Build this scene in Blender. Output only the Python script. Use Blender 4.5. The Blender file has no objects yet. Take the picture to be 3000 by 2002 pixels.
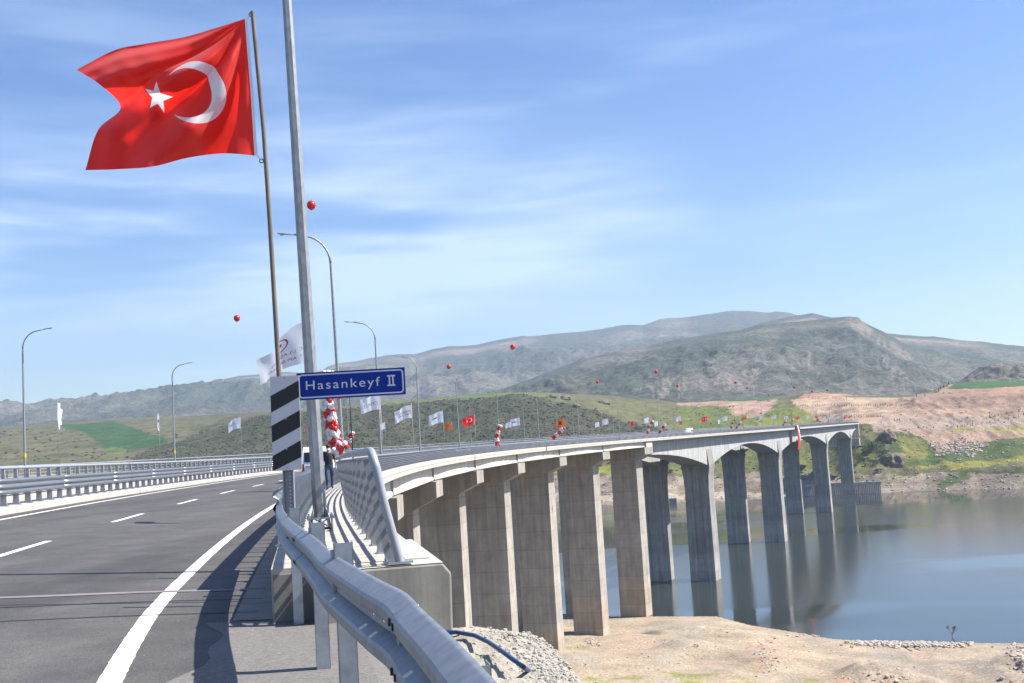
import bpy, bmesh, math, random
import numpy as np
from mathutils import Vector, Matrix
random.seed(4); rng = np.random.default_rng(11)
R = math.radians
scene = bpy.context.scene
col = scene.collection

# ---------------------------------------------------------------- camera
FPX, CX, CY = 3311.0, 1500.0, 1001.0            # photograph pixels (3000 x 2002)
PIT, ROLL = math.atan(296/3311.0), R(3.4)
fw = np.array([0, math.cos(PIT), math.sin(PIT)]); r0 = np.array([1.0, 0, 0]); u0 = np.cross(r0, fw)
rt = r0*math.cos(ROLL)-u0*math.sin(ROLL); up = u0*math.cos(ROLL)+r0*math.sin(ROLL)
cd = bpy.data.cameras.new('camera'); cam = bpy.data.objects.new('camera', cd); col.objects.link(cam)
cd.sensor_width = 36; cd.lens = 36*FPX/3000; cd.clip_start = 0.1; cd.clip_end = 30000
M = Matrix(((rt[0], up[0], -fw[0]), (rt[1], up[1], -fw[1]), (rt[2], up[2], -fw[2]))).to_4x4()
cam.matrix_world = M
scene.camera = cam
def ray(x, y): return fw+(x-CX)/FPX*rt-(y-CY)/FPX*up
def onz(x, y, z):
    d = ray(x, y); return d*(z/d[2])
def atY(x, y, Y):
    d = ray(x, y); return d*(Y/d[1])

# ---------------------------------------------------------------- light
SUN_EL, SUN_DIR = R(49), np.array([0.9995, 0.03])      # horizontal direction towards the sun
world = bpy.data.worlds.new('World'); scene.world = world; world.use_nodes = True
wn, wl = world.node_tree.nodes, world.node_tree.links
for n in list(wn): wn.remove(n)
def N(nt, t, **kw):
    n = nt.nodes.new(t)
    for k, v in kw.items(): setattr(n, k, v)
    return n
wt = world.node_tree
sky = N(wt, 'ShaderNodeTexSky'); sky.sky_type = 'NISHITA'; sky.sun_disc = False
sky.sun_elevation = SUN_EL; sky.sun_rotation = math.atan2(SUN_DIR[0], SUN_DIR[1])
sky.altitude = 500; sky.air_density = 1.0; sky.dust_density = 1.1; sky.ozone_density = 2.0
tc = N(wt, 'ShaderNodeTexCoord')
hs = N(wt, 'ShaderNodeHueSaturation'); hs.inputs['Hue'].default_value = 0.511; hs.inputs['Saturation'].default_value = 1.28; hs.inputs['Value'].default_value = 1.0
wl.new(sky.outputs[0], hs.inputs['Color'])
mp = N(wt, 'ShaderNodeMapping'); mp.inputs['Scale'].default_value = (1.0, 1.0, 6.5); mp.inputs['Location'].default_value = (2.2, 0.9, 2.1)
wl.new(tc.outputs['Generated'], mp.inputs['Vector'])
n1 = N(wt, 'ShaderNodeTexNoise'); n1.inputs['Scale'].default_value = 2.0; n1.inputs['Detail'].default_value = 3; n1.inputs['Roughness'].default_value = 0.45; n1.inputs['Distortion'].default_value = 0.3
n2 = N(wt, 'ShaderNodeTexNoise'); n2.inputs['Scale'].default_value = 7.0; n2.inputs['Detail'].default_value = 5; n2.inputs['Roughness'].default_value = 0.5; n2.inputs['Distortion'].default_value = 0.4
wl.new(mp.outputs[0], n1.inputs['Vector']); wl.new(mp.outputs[0], n2.inputs['Vector'])
sxyz = N(wt, 'ShaderNodeSeparateXYZ'); wl.new(tc.outputs['Generated'], sxyz.inputs[0])
def wm_(op, a, b_=None, c_=None):
    n = N(wt, 'ShaderNodeMath', operation=op)
    for i_, v_ in enumerate((a, b_, c_)):
        if v_ is None: continue
        if isinstance(v_, (int, float)): n.inputs[i_].default_value = v_
        else: wl.new(v_, n.inputs[i_])
    return n.outputs[0]
def wr_(v, a, b_, lo=0.0, hi=1.0):
    n = N(wt, 'ShaderNodeMapRange'); n.interpolation_type = 'SMOOTHSTEP'; wl.new(v, n.inputs['Value'])
    for k_, x_ in zip(('From Min', 'From Max', 'To Min', 'To Max'), (a, b_, lo, hi)): n.inputs[k_].default_value = x_
    return n.outputs[0]
# thin cirrus sheet low over the western half of the sky
band = wm_('MULTIPLY', wr_(sxyz.outputs['Z'], 0.085, 0.175), wr_(sxyz.outputs['Z'], 0.31, 0.19))
west = wr_(sxyz.outputs['X'], 0.22, -0.12)
sheet = wm_('MULTIPLY', wm_('MULTIPLY', band, west), wr_(wm_('MULTIPLY_ADD', n2.outputs[0], 0.42, n1.outputs[0]), 0.46, 0.98))
wisps = wr_(wm_('MULTIPLY_ADD', n2.outputs[0], 0.35, n1.outputs[0]), 0.66, 1.0, 0.0, 0.22)
cloud = wm_('MINIMUM', wm_('MULTIPLY_ADD', sheet, 1.35, wisps), 0.58)
mix = N(wt, 'ShaderNodeMix', data_type='RGBA'); mix.inputs[7].default_value = (5.6, 6.6, 8.2, 1)
wl.new(cloud, mix.inputs[0]); wl.new(hs.outputs[0], mix.inputs[6])
bg = N(wt, 'ShaderNodeBackground'); bg.inputs['Strength'].default_value = 0.09
wl.new(mix.outputs[2], bg.inputs['Color'])
wo = N(wt, 'ShaderNodeOutputWorld'); wl.new(bg.outputs[0], wo.inputs['Surface'])
sd = bpy.data.lights.new('sun', 'SUN'); sd.energy = 5.0; sd.angle = R(0.53); sd.color = (1.0, 0.955, 0.88)
sun = bpy.data.objects.new('sun', sd); col.objects.link(sun)
sv = Vector((SUN_DIR[0]*math.cos(SUN_EL), SUN_DIR[1]*math.cos(SUN_EL), math.sin(SUN_EL)))
sun.rotation_euler = sv.to_track_quat('Z', 'Y').to_euler(); sun.location = (50, 0, 80)
vs = scene.view_settings; vs.view_transform = 'Standard'; vs.look = 'None'; vs.exposure = 1.02; vs.gamma = 1.0; vs.use_curve_mapping = False
try:
    scene.cycles.max_bounces = 6; scene.cycles.diffuse_bounces = 1; scene.cycles.transparent_max_bounces = 8
    scene.cycles.use_denoising = True
    scene.cycles.volume_step_rate = 4
except Exception: pass

# ---------------------------------------------------------------- materials
MATS = {}
def mat(name, c, rough=0.8, metal=0.0, var=0.0, vscale=1.0, c2=None, bump=0.0, bscale=20.0, spec=0.5, attr=None, transl=0.0, stretch=None, detail=6):
    if name in MATS: return MATS[name]
    m = bpy.data.materials.new(name); m.use_nodes = True; nt = m.node_tree; L = nt.links
    b = nt.nodes['Principled BSDF']; b.inputs['Roughness'].default_value = rough; b.inputs['Metallic'].default_value = metal
    b.inputs['Specular IOR Level'].default_value = spec
    out = None
    if attr:
        a = N(nt, 'ShaderNodeAttribute'); a.attribute_name = attr; out = a.outputs['Color']
    geo = N(nt, 'ShaderNodeNewGeometry'); mpn = N(nt, 'ShaderNodeMapping')
    mpn.inputs['Scale'].default_value = stretch or (1, 1, 1); L.new(geo.outputs['Position'], mpn.inputs['Vector'])
    if var > 0 or c2:
        n = N(nt, 'ShaderNodeTexNoise'); n.inputs['Scale'].default_value = vscale; n.inputs['Detail'].default_value = detail; n.inputs['Roughness'].default_value = 0.62
        L.new(mpn.outputs[0], n.inputs['Vector'])
        rp = N(nt, 'ShaderNodeMapRange'); rp.inputs['From Min'].default_value = 0.3; rp.inputs['From Max'].default_value = 0.7
        L.new(n.outputs[0], rp.inputs['Value'])
        mx = N(nt, 'ShaderNodeMix', data_type='RGBA'); L.new(rp.outputs[0], mx.inputs[0])
        if out:
            lo = N(nt, 'ShaderNodeMix', data_type='RGBA', blend_type='MULTIPLY'); lo.inputs[0].default_value = 1; L.new(out, lo.inputs[6]); lo.inputs[7].default_value = (1-var, 1-var, 1-var, 1)
            hi = N(nt, 'ShaderNodeMix', data_type='RGBA', blend_type='MULTIPLY'); hi.inputs[0].default_value = 1; L.new(out, hi.inputs[6]); hi.inputs[7].default_value = (1+var, 1+var, 1+var*0.9, 1)
            L.new(lo.outputs[2], mx.inputs[6]); L.new(hi.outputs[2], mx.inputs[7])
        else:
            d = c2 or tuple(v*(1-var) for v in c); h = c if c2 else tuple(min(1, v*(1+var)) for v in c)
            mx.inputs[6].default_value = (*d, 1); mx.inputs[7].default_value = (*h, 1)
        out = mx.outputs[2]
    if out is not None: L.new(out, b.inputs['Base Color'])
    else: b.inputs['Base Color'].default_value = (*c, 1)
    if bump > 0:
        n = N(nt, 'ShaderNodeTexNoise'); n.inputs['Scale'].default_value = bscale; n.inputs['Detail'].default_value = 8; n.inputs['Roughness'].default_value = 0.65
        L.new(mpn.outputs[0], n.inputs['Vector'])
        bp = N(nt, 'ShaderNodeBump'); bp.inputs['Strength'].default_value = 1.0; bp.inputs['Distance'].default_value = bump
        L.new(n.outputs[0], bp.inputs['Height']); L.new(bp.outputs[0], b.inputs['Normal'])
    if transl > 0:
        o = nt.nodes['Material Output']; t = N(nt, 'ShaderNodeBsdfTranslucent'); ms = N(nt, 'ShaderNodeMixShader'); ms.inputs[0].default_value = transl
        if out is not None: L.new(out, t.inputs['Color'])
        else: t.inputs['Color'].default_value = (*c, 1)
        L.new(b.outputs[0], ms.inputs[1]); L.new(t.outputs[0], ms.inputs[2]); L.new(ms.outputs[0], o.inputs['Surface'])
    MATS[name] = m
    return m

def concrete(name, c, streak=0.25, lift=4.0, line=0.35, rough=0.9, spots=0.0, scale=1.0, tide=None):
    """poured concrete: patchy tone, vertical water streaks, horizontal lift joints"""
    m = bpy.data.materials.new(name); m.use_nodes = True; nt = m.node_tree; L = nt.links; b = nt.nodes['Principled BSDF']
    b.inputs['Roughness'].default_value = rough; b.inputs['Specular IOR Level'].default_value = 0.3
    geo = N(nt, 'ShaderNodeNewGeometry'); oi = N(nt, 'ShaderNodeObjectInfo'); ov_ = N(nt, 'ShaderNodeMath', operation='MULTIPLY'); L.new(oi.outputs['Random'], ov_.inputs[0]); ov_.inputs[1].default_value = 300.0
    cx3 = N(nt, 'ShaderNodeCombineXYZ')
    for i_ in range(3): L.new(ov_.outputs[0], cx3.inputs[i_])
    va = N(nt, 'ShaderNodeVectorMath', operation='ADD'); L.new(geo.outputs['Position'], va.inputs[0]); L.new(cx3.outputs[0], va.inputs[1])
    def noise(sc, stretch, lo, hi, det=6):
        mpn = N(nt, 'ShaderNodeMapping'); mpn.inputs['Scale'].default_value = stretch; L.new(va.outputs[0], mpn.inputs['Vector'])
        n = N(nt, 'ShaderNodeTexNoise'); n.inputs['Scale'].default_value = sc; n.inputs['Detail'].default_value = det; n.inputs['Roughness'].default_value = 0.6
        L.new(mpn.outputs[0], n.inputs['Vector'])
        r = N(nt, 'ShaderNodeMapRange'); r.inputs['From Min'].default_value = 0.28; r.inputs['From Max'].default_value = 0.72; r.inputs['To Min'].default_value = lo; r.inputs['To Max'].default_value = hi
        L.new(n.outputs[0], r.inputs['Value']); return r.outputs[0], n.outputs[0]
    def mul(a, c_):
        k = N(nt, 'ShaderNodeMath', operation='MULTIPLY'); L.new(a, k.inputs[0]); L.new(c_, k.inputs[1]); return k.outputs[0]
    f1, _ = noise(0.35*scale, (1, 1, 1), 0.82, 1.14)
    f2, _ = noise(1.1*scale, (1, 1, 0.06), 1-streak, 1+streak*0.5)
    f3, nfine = noise(14*scale, (1, 1, 1), 0.93, 1.06)
    v = mul(mul(f1, f2), f3)
    if line > 0:
        sx = N(nt, 'ShaderNodeSeparateXYZ'); L.new(geo.outputs['Position'], sx.inputs[0])
        dv = N(nt, 'ShaderNodeMath', operation='DIVIDE'); L.new(sx.outputs['Z'], dv.inputs[0]); dv.inputs[1].default_value = lift
        fr = N(nt, 'ShaderNodeMath', operation='FRACT'); L.new(dv.outputs[0], fr.inputs[0])
        lt = N(nt, 'ShaderNodeMapRange'); lt.inputs['From Min'].default_value = 0.0; lt.inputs['From Max'].default_value = 0.05/ max(lift, .1) * 2.5; lt.inputs['To Min'].default_value = 1-line; lt.inputs['To Max'].default_value = 1.0
        L.new(fr.outputs[0], lt.inputs['Value']); v = mul(v, lt.outputs[0])
        fl = N(nt, 'ShaderNodeMath', operation='FLOOR'); L.new(dv.outputs[0], fl.inputs[0])
        wn_ = N(nt, 'ShaderNodeTexWhiteNoise', noise_dimensions='1D'); L.new(fl.outputs[0], wn_.inputs['W'])
        rr = N(nt, 'ShaderNodeMapRange'); rr.inputs['To Min'].default_value = 0.88; rr.inputs['To Max'].default_value = 1.08; L.new(wn_.outputs['Value'], rr.inputs['Value'])
        v = mul(v, rr.outputs[0])
    mx = N(nt, 'ShaderNodeMix', data_type='RGBA', blend_type='MULTIPLY'); mx.inputs[0].default_value = 1; mx.inputs[6].default_value = (*c, 1)
    if tide:                                              # the foot bleached or muddied by high water: (level, colour)
        sz = N(nt, 'ShaderNodeSeparateXYZ'); L.new(geo.outputs['Position'], sz.inputs[0])
        jz = N(nt, 'ShaderNodeMath', operation='MULTIPLY_ADD'); L.new(nfine, jz.inputs[0]); jz.inputs[1].default_value = 2.0; L.new(sz.outputs['Z'], jz.inputs[2])
        tr = N(nt, 'ShaderNodeMapRange'); tr.interpolation_type = 'SMOOTHSTEP'; tr.inputs['From Min'].default_value = tide[0]-1.2; tr.inputs['From Max'].default_value = tide[0]+3.0; L.new(jz.outputs[0], tr.inputs['Value'])
        tm = N(nt, 'ShaderNodeMix', data_type='RGBA'); tm.inputs[6].default_value = (*tide[1], 1); tm.inputs[7].default_value = (*c, 1); L.new(tr.outputs[0], tm.inputs[0]); L.new(tm.outputs[2], mx.inputs[6])
    cmb = N(nt, 'ShaderNodeCombineColor'); 
    for i in range(3): L.new(v, cmb.inputs[i])
    L.new(cmb.outputs[0], mx.inputs[7]); L.new(mx.outputs[2], b.inputs['Base Color'])
    bp = N(nt, 'ShaderNodeBump'); bp.inputs['Distance'].default_value = 0.01/max(1, scale); L.new(nfine, bp.inputs['Height']); L.new(bp.outputs[0], b.inputs['Normal'])
    MATS[name] = m; return m

def asphalt():
    m = bpy.data.materials.new('asphalt'); m.use_nodes = True; nt = m.node_tree; L = nt.links; b = nt.nodes['Principled BSDF']
    geo = N(nt, 'ShaderNodeNewGeometry')
    def nz(sc, lo, hi, frm=0.3, to=0.7, stretch=(1, 1, 1), det=5):
        mpn = N(nt, 'ShaderNodeMapping'); mpn.inputs['Scale'].default_value = stretch; mpn.inputs['Rotation'].default_value = (0, 0, R(-8)); L.new(geo.outputs['Position'], mpn.inputs['Vector'])
        n = N(nt, 'ShaderNodeTexNoise'); n.inputs['Scale'].default_value = sc; n.inputs['Detail'].default_value = det; n.inputs['Roughness'].default_value = 0.65; L.new(mpn.outputs[0], n.inputs['Vector'])
        r = N(nt, 'ShaderNodeMapRange'); r.inputs['From Min'].default_value = frm; r.inputs['From Max'].default_value = to; r.inputs['To Min'].default_value = lo; r.inputs['To Max'].default_value = hi; L.new(n.outputs[0], r.inputs['Value']); return r.outputs[0], n.outputs[0]
    a, _ = nz(0.6, 0.66, 1.28, stretch=(1, 0.10, 1)); c_, _ = nz(1.1, 0.76, 1.2); d, nf = nz(55, 0.62, 1.45, 0.35, 0.68, det=3)
    def mul(p, q):
        k = N(nt, 'ShaderNodeMath', operation='MULTIPLY'); L.new(p, k.inputs[0]); L.new(q, k.inputs[1]); return k.outputs[0]
    v = mul(mul(a, c_), d)
    mx = N(nt, 'ShaderNodeMix', data_type='RGBA', blend_type='MULTIPLY'); mx.inputs[0].default_value = 1; mx.inputs[6].default_value = (0.084, 0.079, 0.074, 1)
    cmb = N(nt, 'ShaderNodeCombineColor')
    for i in range(3): L.new(v, cmb.inputs[i])
    L.new(cmb.outputs[0], mx.inputs[7]); L.new(mx.outputs[2], b.inputs['Base Color']); b.inputs['Roughness'].default_value = 0.75; b.inputs['Specular IOR Level'].default_value = 0.45
    bp = N(nt, 'ShaderNodeBump'); bp.inputs['Distance'].default_value = 0.006; L.new(nf, bp.inputs['Height']); L.new(bp.outputs[0], b.inputs['Normal'])
    MATS['asphalt'] = m; return m

asphalt()
concrete('concrete_light', (0.52, 0.49, 0.43), 0.18, 4, 0.0, scale=1.5)
concrete('concrete_pier', (0.37, 0.34, 0.30), 0.30, 4.2, 0.45, tide=(-43.5, (0.43, 0.355, 0.275)))
concrete('concrete_main_pier', (0.31, 0.30, 0.285), 0.36, 4.6, 0.3, tide=(-44.5, (0.40, 0.375, 0.345)))
concrete('concrete_box', (0.42, 0.415, 0.405), 0.38, 4, 0.0)
concrete('concrete_girder', (0.55, 0.53, 0.48), 0.12, 4, 0.0)
concrete('concrete_old', (0.33, 0.31, 0.26), 0.30, 4, 0.0, scale=6)
concrete('concrete_gutter', (0.36, 0.315, 0.25), 0.2, 4, 0.0, scale=4)
concrete('concrete_walk', (0.47, 0.445, 0.40), 0.10, 4, 0.0, scale=3)
mat('galv', (0.33, 0.36, 0.39), 0.45, 0.6, var=0.18, vscale=9, bump=0.0006, bscale=120)
mat('galv_beam', (0.215, 0.235, 0.265), 0.44, 0.5, var=0.22, vscale=16, stretch=(1, 1, .5), bump=.0006, bscale=60)
mat('galv_pole', (0.29, 0.31, 0.325), 0.5, 0.5, var=0.22, vscale=14, stretch=(1, 1, 0.5))
mat('grey_paint', (0.27, 0.28, 0.305), 0.5, 0.1, var=0.07, vscale=4)
mat('grey_pipe', (0.31, 0.325, 0.36), 0.45, 0.1, var=0.05, vscale=4)
mat('road_paint', (0.70, 0.69, 0.66), 0.75, var=0.16, vscale=9, bump=0.003, bscale=60)
mat('road_seam', (0.025, 0.025, 0.027), 0.8)
mat('seam_pale', (0.20, 0.18, 0.19), 0.8, var=0.3, vscale=3)
mat('rubber', (0.02, 0.02, 0.02), 0.8); mat('dark', (0.02, 0.02, 0.022), 0.5)
mat('black_glass', (0.012, 0.014, 0.016), 0.08, spec=0.8)
mat('van_white', (0.72, 0.73, 0.74), 0.25, spec=0.6)
mat('sign_blue', (0.004, 0.030, 0.27), 0.5, var=0.08, vscale=3, spec=0.2)
mat('sign_white', (0.62, 0.62, 0.63), 0.4)
mat('sign_black', (0.012, 0.012, 0.013), 0.45)
mat('sign_grey', (0.60, 0.58, 0.60), 0.45, var=0.03, vscale=3)
mat('red_reflector', (0.55, 0.01, 0.01), 0.3)
mat('wood_pole', (0.16, 0.135, 0.11), 0.7, var=0.4, vscale=10, stretch=(4, 4, 0.4))
mat('thin_pole', (0.27, 0.27, 0.27), 0.5, 0.3)
mat('flag_white', (0.78, 0.80, 0.86), 0.8, transl=0.35)
mat('flag_orange', (0.75, 0.17, 0.02), 0.8, transl=0.35)
mat('flag_red_plain', (0.62, 0.01, 0.012), 0.8, transl=0.35)
mat('print_blue', (0.10, 0.22, 0.50), 0.8); mat('print_black', (0.05, 0.05, 0.06), 0.8); mat('print_red', (0.45, 0.05, 0.08), 0.8)
mat('balloon_red', (0.62, 0.025, 0.02), 0.28, spec=0.6, transl=0.15); mat('balloon_white', (0.80, 0.76, 0.76), 0.28, spec=0.6, transl=0.15)
mat('hose_blue', (0.022, 0.065, 0.17), 0.4)
mat('skin', (0.42, 0.24, 0.16), 0.6); mat('hair', (0.015, 0.012, 0.01), 0.6); mat('navy', (0.015, 0.018, 0.03), 0.8, var=0.2, vscale=14); mat('denim', (0.04, 0.075, 0.14), 0.8, var=0.45, vscale=9)
mat('mask_white', (0.7, 0.7, 0.72), 0.8)
mat('banner_red', (0.55, 0.012, 0.02), 0.7, transl=0.2); mat('lens', (0.25, 0.25, 0.24), 0.2); mat('yellow', (0.75, 0.45, 0.01), 0.5)
mat('tail_red', (0.35, 0.01, 0.01), 0.25); mat('plate_white', (0.65, 0.65, 0.65), 0.4)
mat('bark', (0.13, 0.10, 0.075), 0.9, var=0.3, vscale=5)
mat('leaf', (0.055, 0.10, 0.028), 0.8, var=0.35, vscale=0.8); mat('leaf_dark', (0.042, 0.05, 0.024), 0.85, var=0.4, vscale=0.3)
mat('conifer', (0.03, 0.045, 0.02), 0.85, var=0.3, vscale=2)
mat('stone_white', (0.44, 0.375, 0.31), 0.9, var=0.2, vscale=2)

def flag_turk():
    m = bpy.data.materials.new('flag_crescent'); m.use_nodes = True; nt = m.node_tree; L = nt.links; b = nt.nodes['Principled BSDF']
    uv = N(nt, 'ShaderNodeUVMap'); uv.uv_map = 'UVMap'; sp = N(nt, 'ShaderNodeSeparateXYZ'); L.new(uv.outputs[0], sp.inputs[0])
    X, Y = sp.outputs['X'], sp.outputs['Y']           # x 0..1.5 from hoist, y 0..1
    def op(o, a, b_=None, c_=None):
        n = N(nt, 'ShaderNodeMath', operation=o)
        for i, v in enumerate((a, b_, c_)):
            if v is None: continue
            if isinstance(v, (int, float)): n.inputs[i].default_value = v
            else: L.new(v, n.inputs[i])
        return n.outputs[0]
    def dist(cx, cy):
        dx, dy = op('SUBTRACT', X, cx), op('SUBTRACT', Y, cy); return op('SQRT', op('ADD', op('MULTIPLY', dx, dx), op('MULTIPLY', dy, dy)))
    cres = op('MULTIPLY', op('LESS_THAN', dist(0.54, 0.53), 0.25), op('GREATER_THAN', dist(0.602, 0.53), 0.205))
    sx, sy, Rr = 0.885, 0.53, 0.125; ri = Rr*0.382
    dx, dy = op('SUBTRACT', X, sx), op('SUBTRACT', Y, sy)
    th = op('ADD', op('ARCTAN2', dy, dx), math.pi + math.pi/5 + 4*math.pi)   # a tip points to the hoist
    ph = op('ABSOLUTE', op('SUBTRACT', op('MODULO', th, 2*math.pi/5), math.pi/5))
    rr = dist(sx, sy); px, py = op('MULTIPLY', rr, op('COSINE', ph)), op('MULTIPLY', rr, op('SINE', ph))
    bx, by = ri*math.cos(math.pi/5)-Rr, ri*math.sin(math.pi/5)
    cross = op('SUBTRACT', op('MULTIPLY', py, bx), op('MULTIPLY', op('SUBTRACT', px, Rr), by))
    star = op('GREATER_THAN', cross, 0.0)
    msk = op('MAXIMUM', cres, star); msk = op('MAXIMUM', msk, op('LESS_THAN', X, 0.028))
    mx = N(nt, 'ShaderNodeMix', data_type='RGBA'); L.new(msk, mx.inputs[0]); mx.inputs[6].default_value = (0.86, 0.026, 0.018, 1); mx.inputs[7].default_value = (0.82, 0.80, 0.84, 1)
    L.new(mx.outputs[2], b.inputs['Base Color']); b.inputs['Roughness'].default_value = 0.55; b.inputs['Sheen Weight'].default_value = 0.2
    o = nt.nodes['Material Output']; t = N(nt, 'ShaderNodeBsdfTranslucent'); ms = N(nt, 'ShaderNodeMixShader'); ms.inputs[0].default_value = 0.5
    L.new(mx.outputs[2], t.inputs['Color']); L.new(b.outputs[0], ms.inputs[1]); L.new(t.outputs[0], ms.inputs[2]); L.new(ms.outputs[0], o.inputs['Surface'])
    MATS['flag_crescent'] = m
flag_turk()

# ---------------------------------------------------------------- object helpers
class MB:
    def __init__(s): s.v = []; s.f = []
    def add(s, vs_, fs):
        o = len(s.v); s.v += [tuple(map(float, p)) for p in vs_]; s.f += [tuple(i+o for i in f) for f in fs]; return s
    def box8(s, b4, t4):
        return s.add(list(b4)+list(t4), [(3, 2, 1, 0), (4, 5, 6, 7), (0, 1, 5, 4), (1, 2, 6, 5), (2, 3, 7, 6), (3, 0, 4, 7)])
    def box(s, c, ax, ay, az):
        c, ax, ay, az = [np.asarray(k, float) for k in (c, ax, ay, az)]
        return s.box8([c-ax-ay-az, c+ax-ay-az, c+ax+ay-az, c-ax+ay-az], [c-ax-ay+az, c+ax-ay+az, c+ax+ay+az, c-ax+ay+az])
    def tube(s, pts, r, n=8, cap=True, up_=(0, 0, 1), a0=0.0):
        pts = [np.asarray(p, float) for p in pts]; k = len(pts); rr = r if hasattr(r, '__len__') else [r]*k
        vs_ = []; uref = np.asarray(up_, float)
        for i, p in enumerate(pts):
            t = pts[min(i+1, k-1)]-pts[max(i-1, 0)]; t = t/(np.linalg.norm(t)+1e-9)
            a = np.cross(t, uref)
            if np.linalg.norm(a) < 1e-3: a = np.cross(t, (0, 1, 0.01))
            a /= np.linalg.norm(a); b_ = np.cross(a, t)
            for j in range(n):
                g = a0+2*math.pi*j/n; vs_.append(p+(a*math.cos(g)+b_*math.sin(g))*rr[i])
        fs = [(i*n+j, i*n+(j+1) % n, (i+1)*n+(j+1) % n, (i+1)*n+j) for i in range(k-1) for j in range(n)]
        if cap: fs += [tuple(range(n-1, -1, -1)), tuple((k-1)*n+j for j in range(n))]
        return s.add(vs_, fs)
    def loft(s, rows, close=False, caps=False):
        n = len(rows[0]); vs_ = [p for r_ in rows for p in r_]; m_ = n if close else n-1
        fs = [(i*n+j, i*n+(j+1) % n, (i+1)*n+(j+1) % n, (i+1)*n+j) for i in range(len(rows)-1) for j in range(m_)]
        if caps: fs += [tuple(range(n-1, -1, -1)), tuple((len(rows)-1)*n+j for j in range(n))]
        return s.add(vs_, fs)
    def ball(s, c, r, seg=8, rings=6, sc=(1, 1, 1)):
        c = np.asarray(c, float); vs_ = [c+np.array((0, 0, r*sc[2]))]; fs = []
        for i in range(1, rings):
            a = math.pi*i/rings
            for j in range(seg):
                g = 2*math.pi*j/seg; vs_.append(c+np.array((math.sin(a)*math.cos(g)*r*sc[0], math.sin(a)*math.sin(g)*r*sc[1], math.cos(a)*r*sc[2])))
        vs_.append(c-np.array((0, 0, r*sc[2]))); last = len(vs_)-1
        for j in range(seg): fs.append((0, 1+j, 1+(j+1) % seg)); fs.append((last, last-seg+(j+1) % seg, last-seg+j))
        for i in range(rings-2):
            for j in range(seg): fs.append((1+i*seg+j, 1+(i+1)*seg+j, 1+(i+1)*seg+(j+1) % seg, 1+i*seg+(j+1) % seg))
        return s.add(vs_, fs)
    def mesh(s, name, m, smooth=False):
        me = bpy.data.meshes.new(name); me.from_pydata(s.v, [], s.f)
        if m is not None: me.materials.append(MATS[m] if isinstance(m, str) else m)
        if smooth: me.polygons.foreach_set('use_smooth', [True]*len(me.polygons))
        me.update(); return me
    def build(s, name, m, parent=None, smooth=False, org=None, fix=True):
        if org is not None: s.v = [(p[0]-org[0], p[1]-org[1], p[2]-org[2]) for p in s.v]
        me = s.mesh(name, m, smooth)
        if fix:
            bm = bmesh.new(); bm.from_mesh(me); bmesh.ops.recalc_face_normals(bm, faces=bm.faces); bm.to_mesh(me); bm.free()
        o = link(name, me, parent)
        if org is not None and parent is None: o.location = tuple(org)
        return o
def link(name, data, parent=None):
    o = bpy.data.objects.new(name, data); col.objects.link(o)
    if parent is not None: o.parent = parent
    return o
def tag(o, label=None, cat=None, group=None, kind=None):
    if label: o['label'] = label
    if cat: o['category'] = cat
    if group: o['group'] = group
    if kind: o['kind'] = kind
    return o
def thing(name, label, cat, loc=(0, 0, 0), group=None):
    o = link(name, None); o.location = tuple(loc); o.empty_display_size = 0.3
    return tag(o, label, cat, group)
def smooth_by_angle(o, deg=35):
    me = o.data; me.polygons.foreach_set('use_smooth', [True]*len(me.polygons))
    try: me.set_sharp_from_angle(angle=R(deg))
    except Exception: pass
    return o

# value noise (numpy)
_perm = rng.random((256, 256))
def vnoise(x, y):
    xi, yi = np.floor(x).astype(int), np.floor(y).astype(int); fx, fy = x-xi, y-yi
    fx, fy = fx*fx*(3-2*fx), fy*fy*(3-2*fy); g = lambda a, b_: _perm[a & 255, b_ & 255]
    return (g(xi, yi)*(1-fx)+g(xi+1, yi)*fx)*(1-fy)+(g(xi, yi+1)*(1-fx)+g(xi+1, yi+1)*fx)*fy
def fbm(x, y, oct=5, ridged=False):
    x = np.asarray(x, float); y = np.asarray(y, float); s_ = 0; a = 0.5
    for i in range(oct):
        n = vnoise(x+17.3*i, y+9.1*i)
        s_ = s_+a*((1-abs(2*n-1)) if ridged else n); x, y, a = x*2.03, y*2.03, a*0.5
    return s_
def grid_mesh(name, P, m, attr=None, smooth=True, kind='structure', label=None, cat=None):
    nr, nc = P.shape[:2]; me = bpy.data.meshes.new(name)
    idx = np.arange(nr*nc).reshape(nr, nc)
    q = np.stack([idx[:-1, :-1], idx[:-1, 1:], idx[1:, 1:], idx[1:, :-1]], -1).reshape(-1, 4)
    me.vertices.add(nr*nc); me.vertices.foreach_set('co', P.reshape(-1).astype(np.float32))
    me.loops.add(len(q)*4); me.loops.foreach_set('vertex_index', q.reshape(-1).astype(np.int32))
    me.polygons.add(len(q)); me.polygons.foreach_set('loop_start', (np.arange(len(q))*4).astype(np.int32))
    me.polygons.foreach_set('use_smooth', np.ones(len(q), bool)) if smooth else None
    me.update(calc_edges=True); me.validate()
    if attr is not None:
        a = me.attributes.new('Col', 'FLOAT_COLOR', 'POINT'); c4 = np.ones((nr*nc, 4), np.float32); c4[:, :3] = attr.reshape(-1, 3); a.data.foreach_set('color', c4.reshape(-1))
    me.materials.append(MATS[m]); o = link(name, me)
    return tag(o, label, cat, kind=kind)

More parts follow.
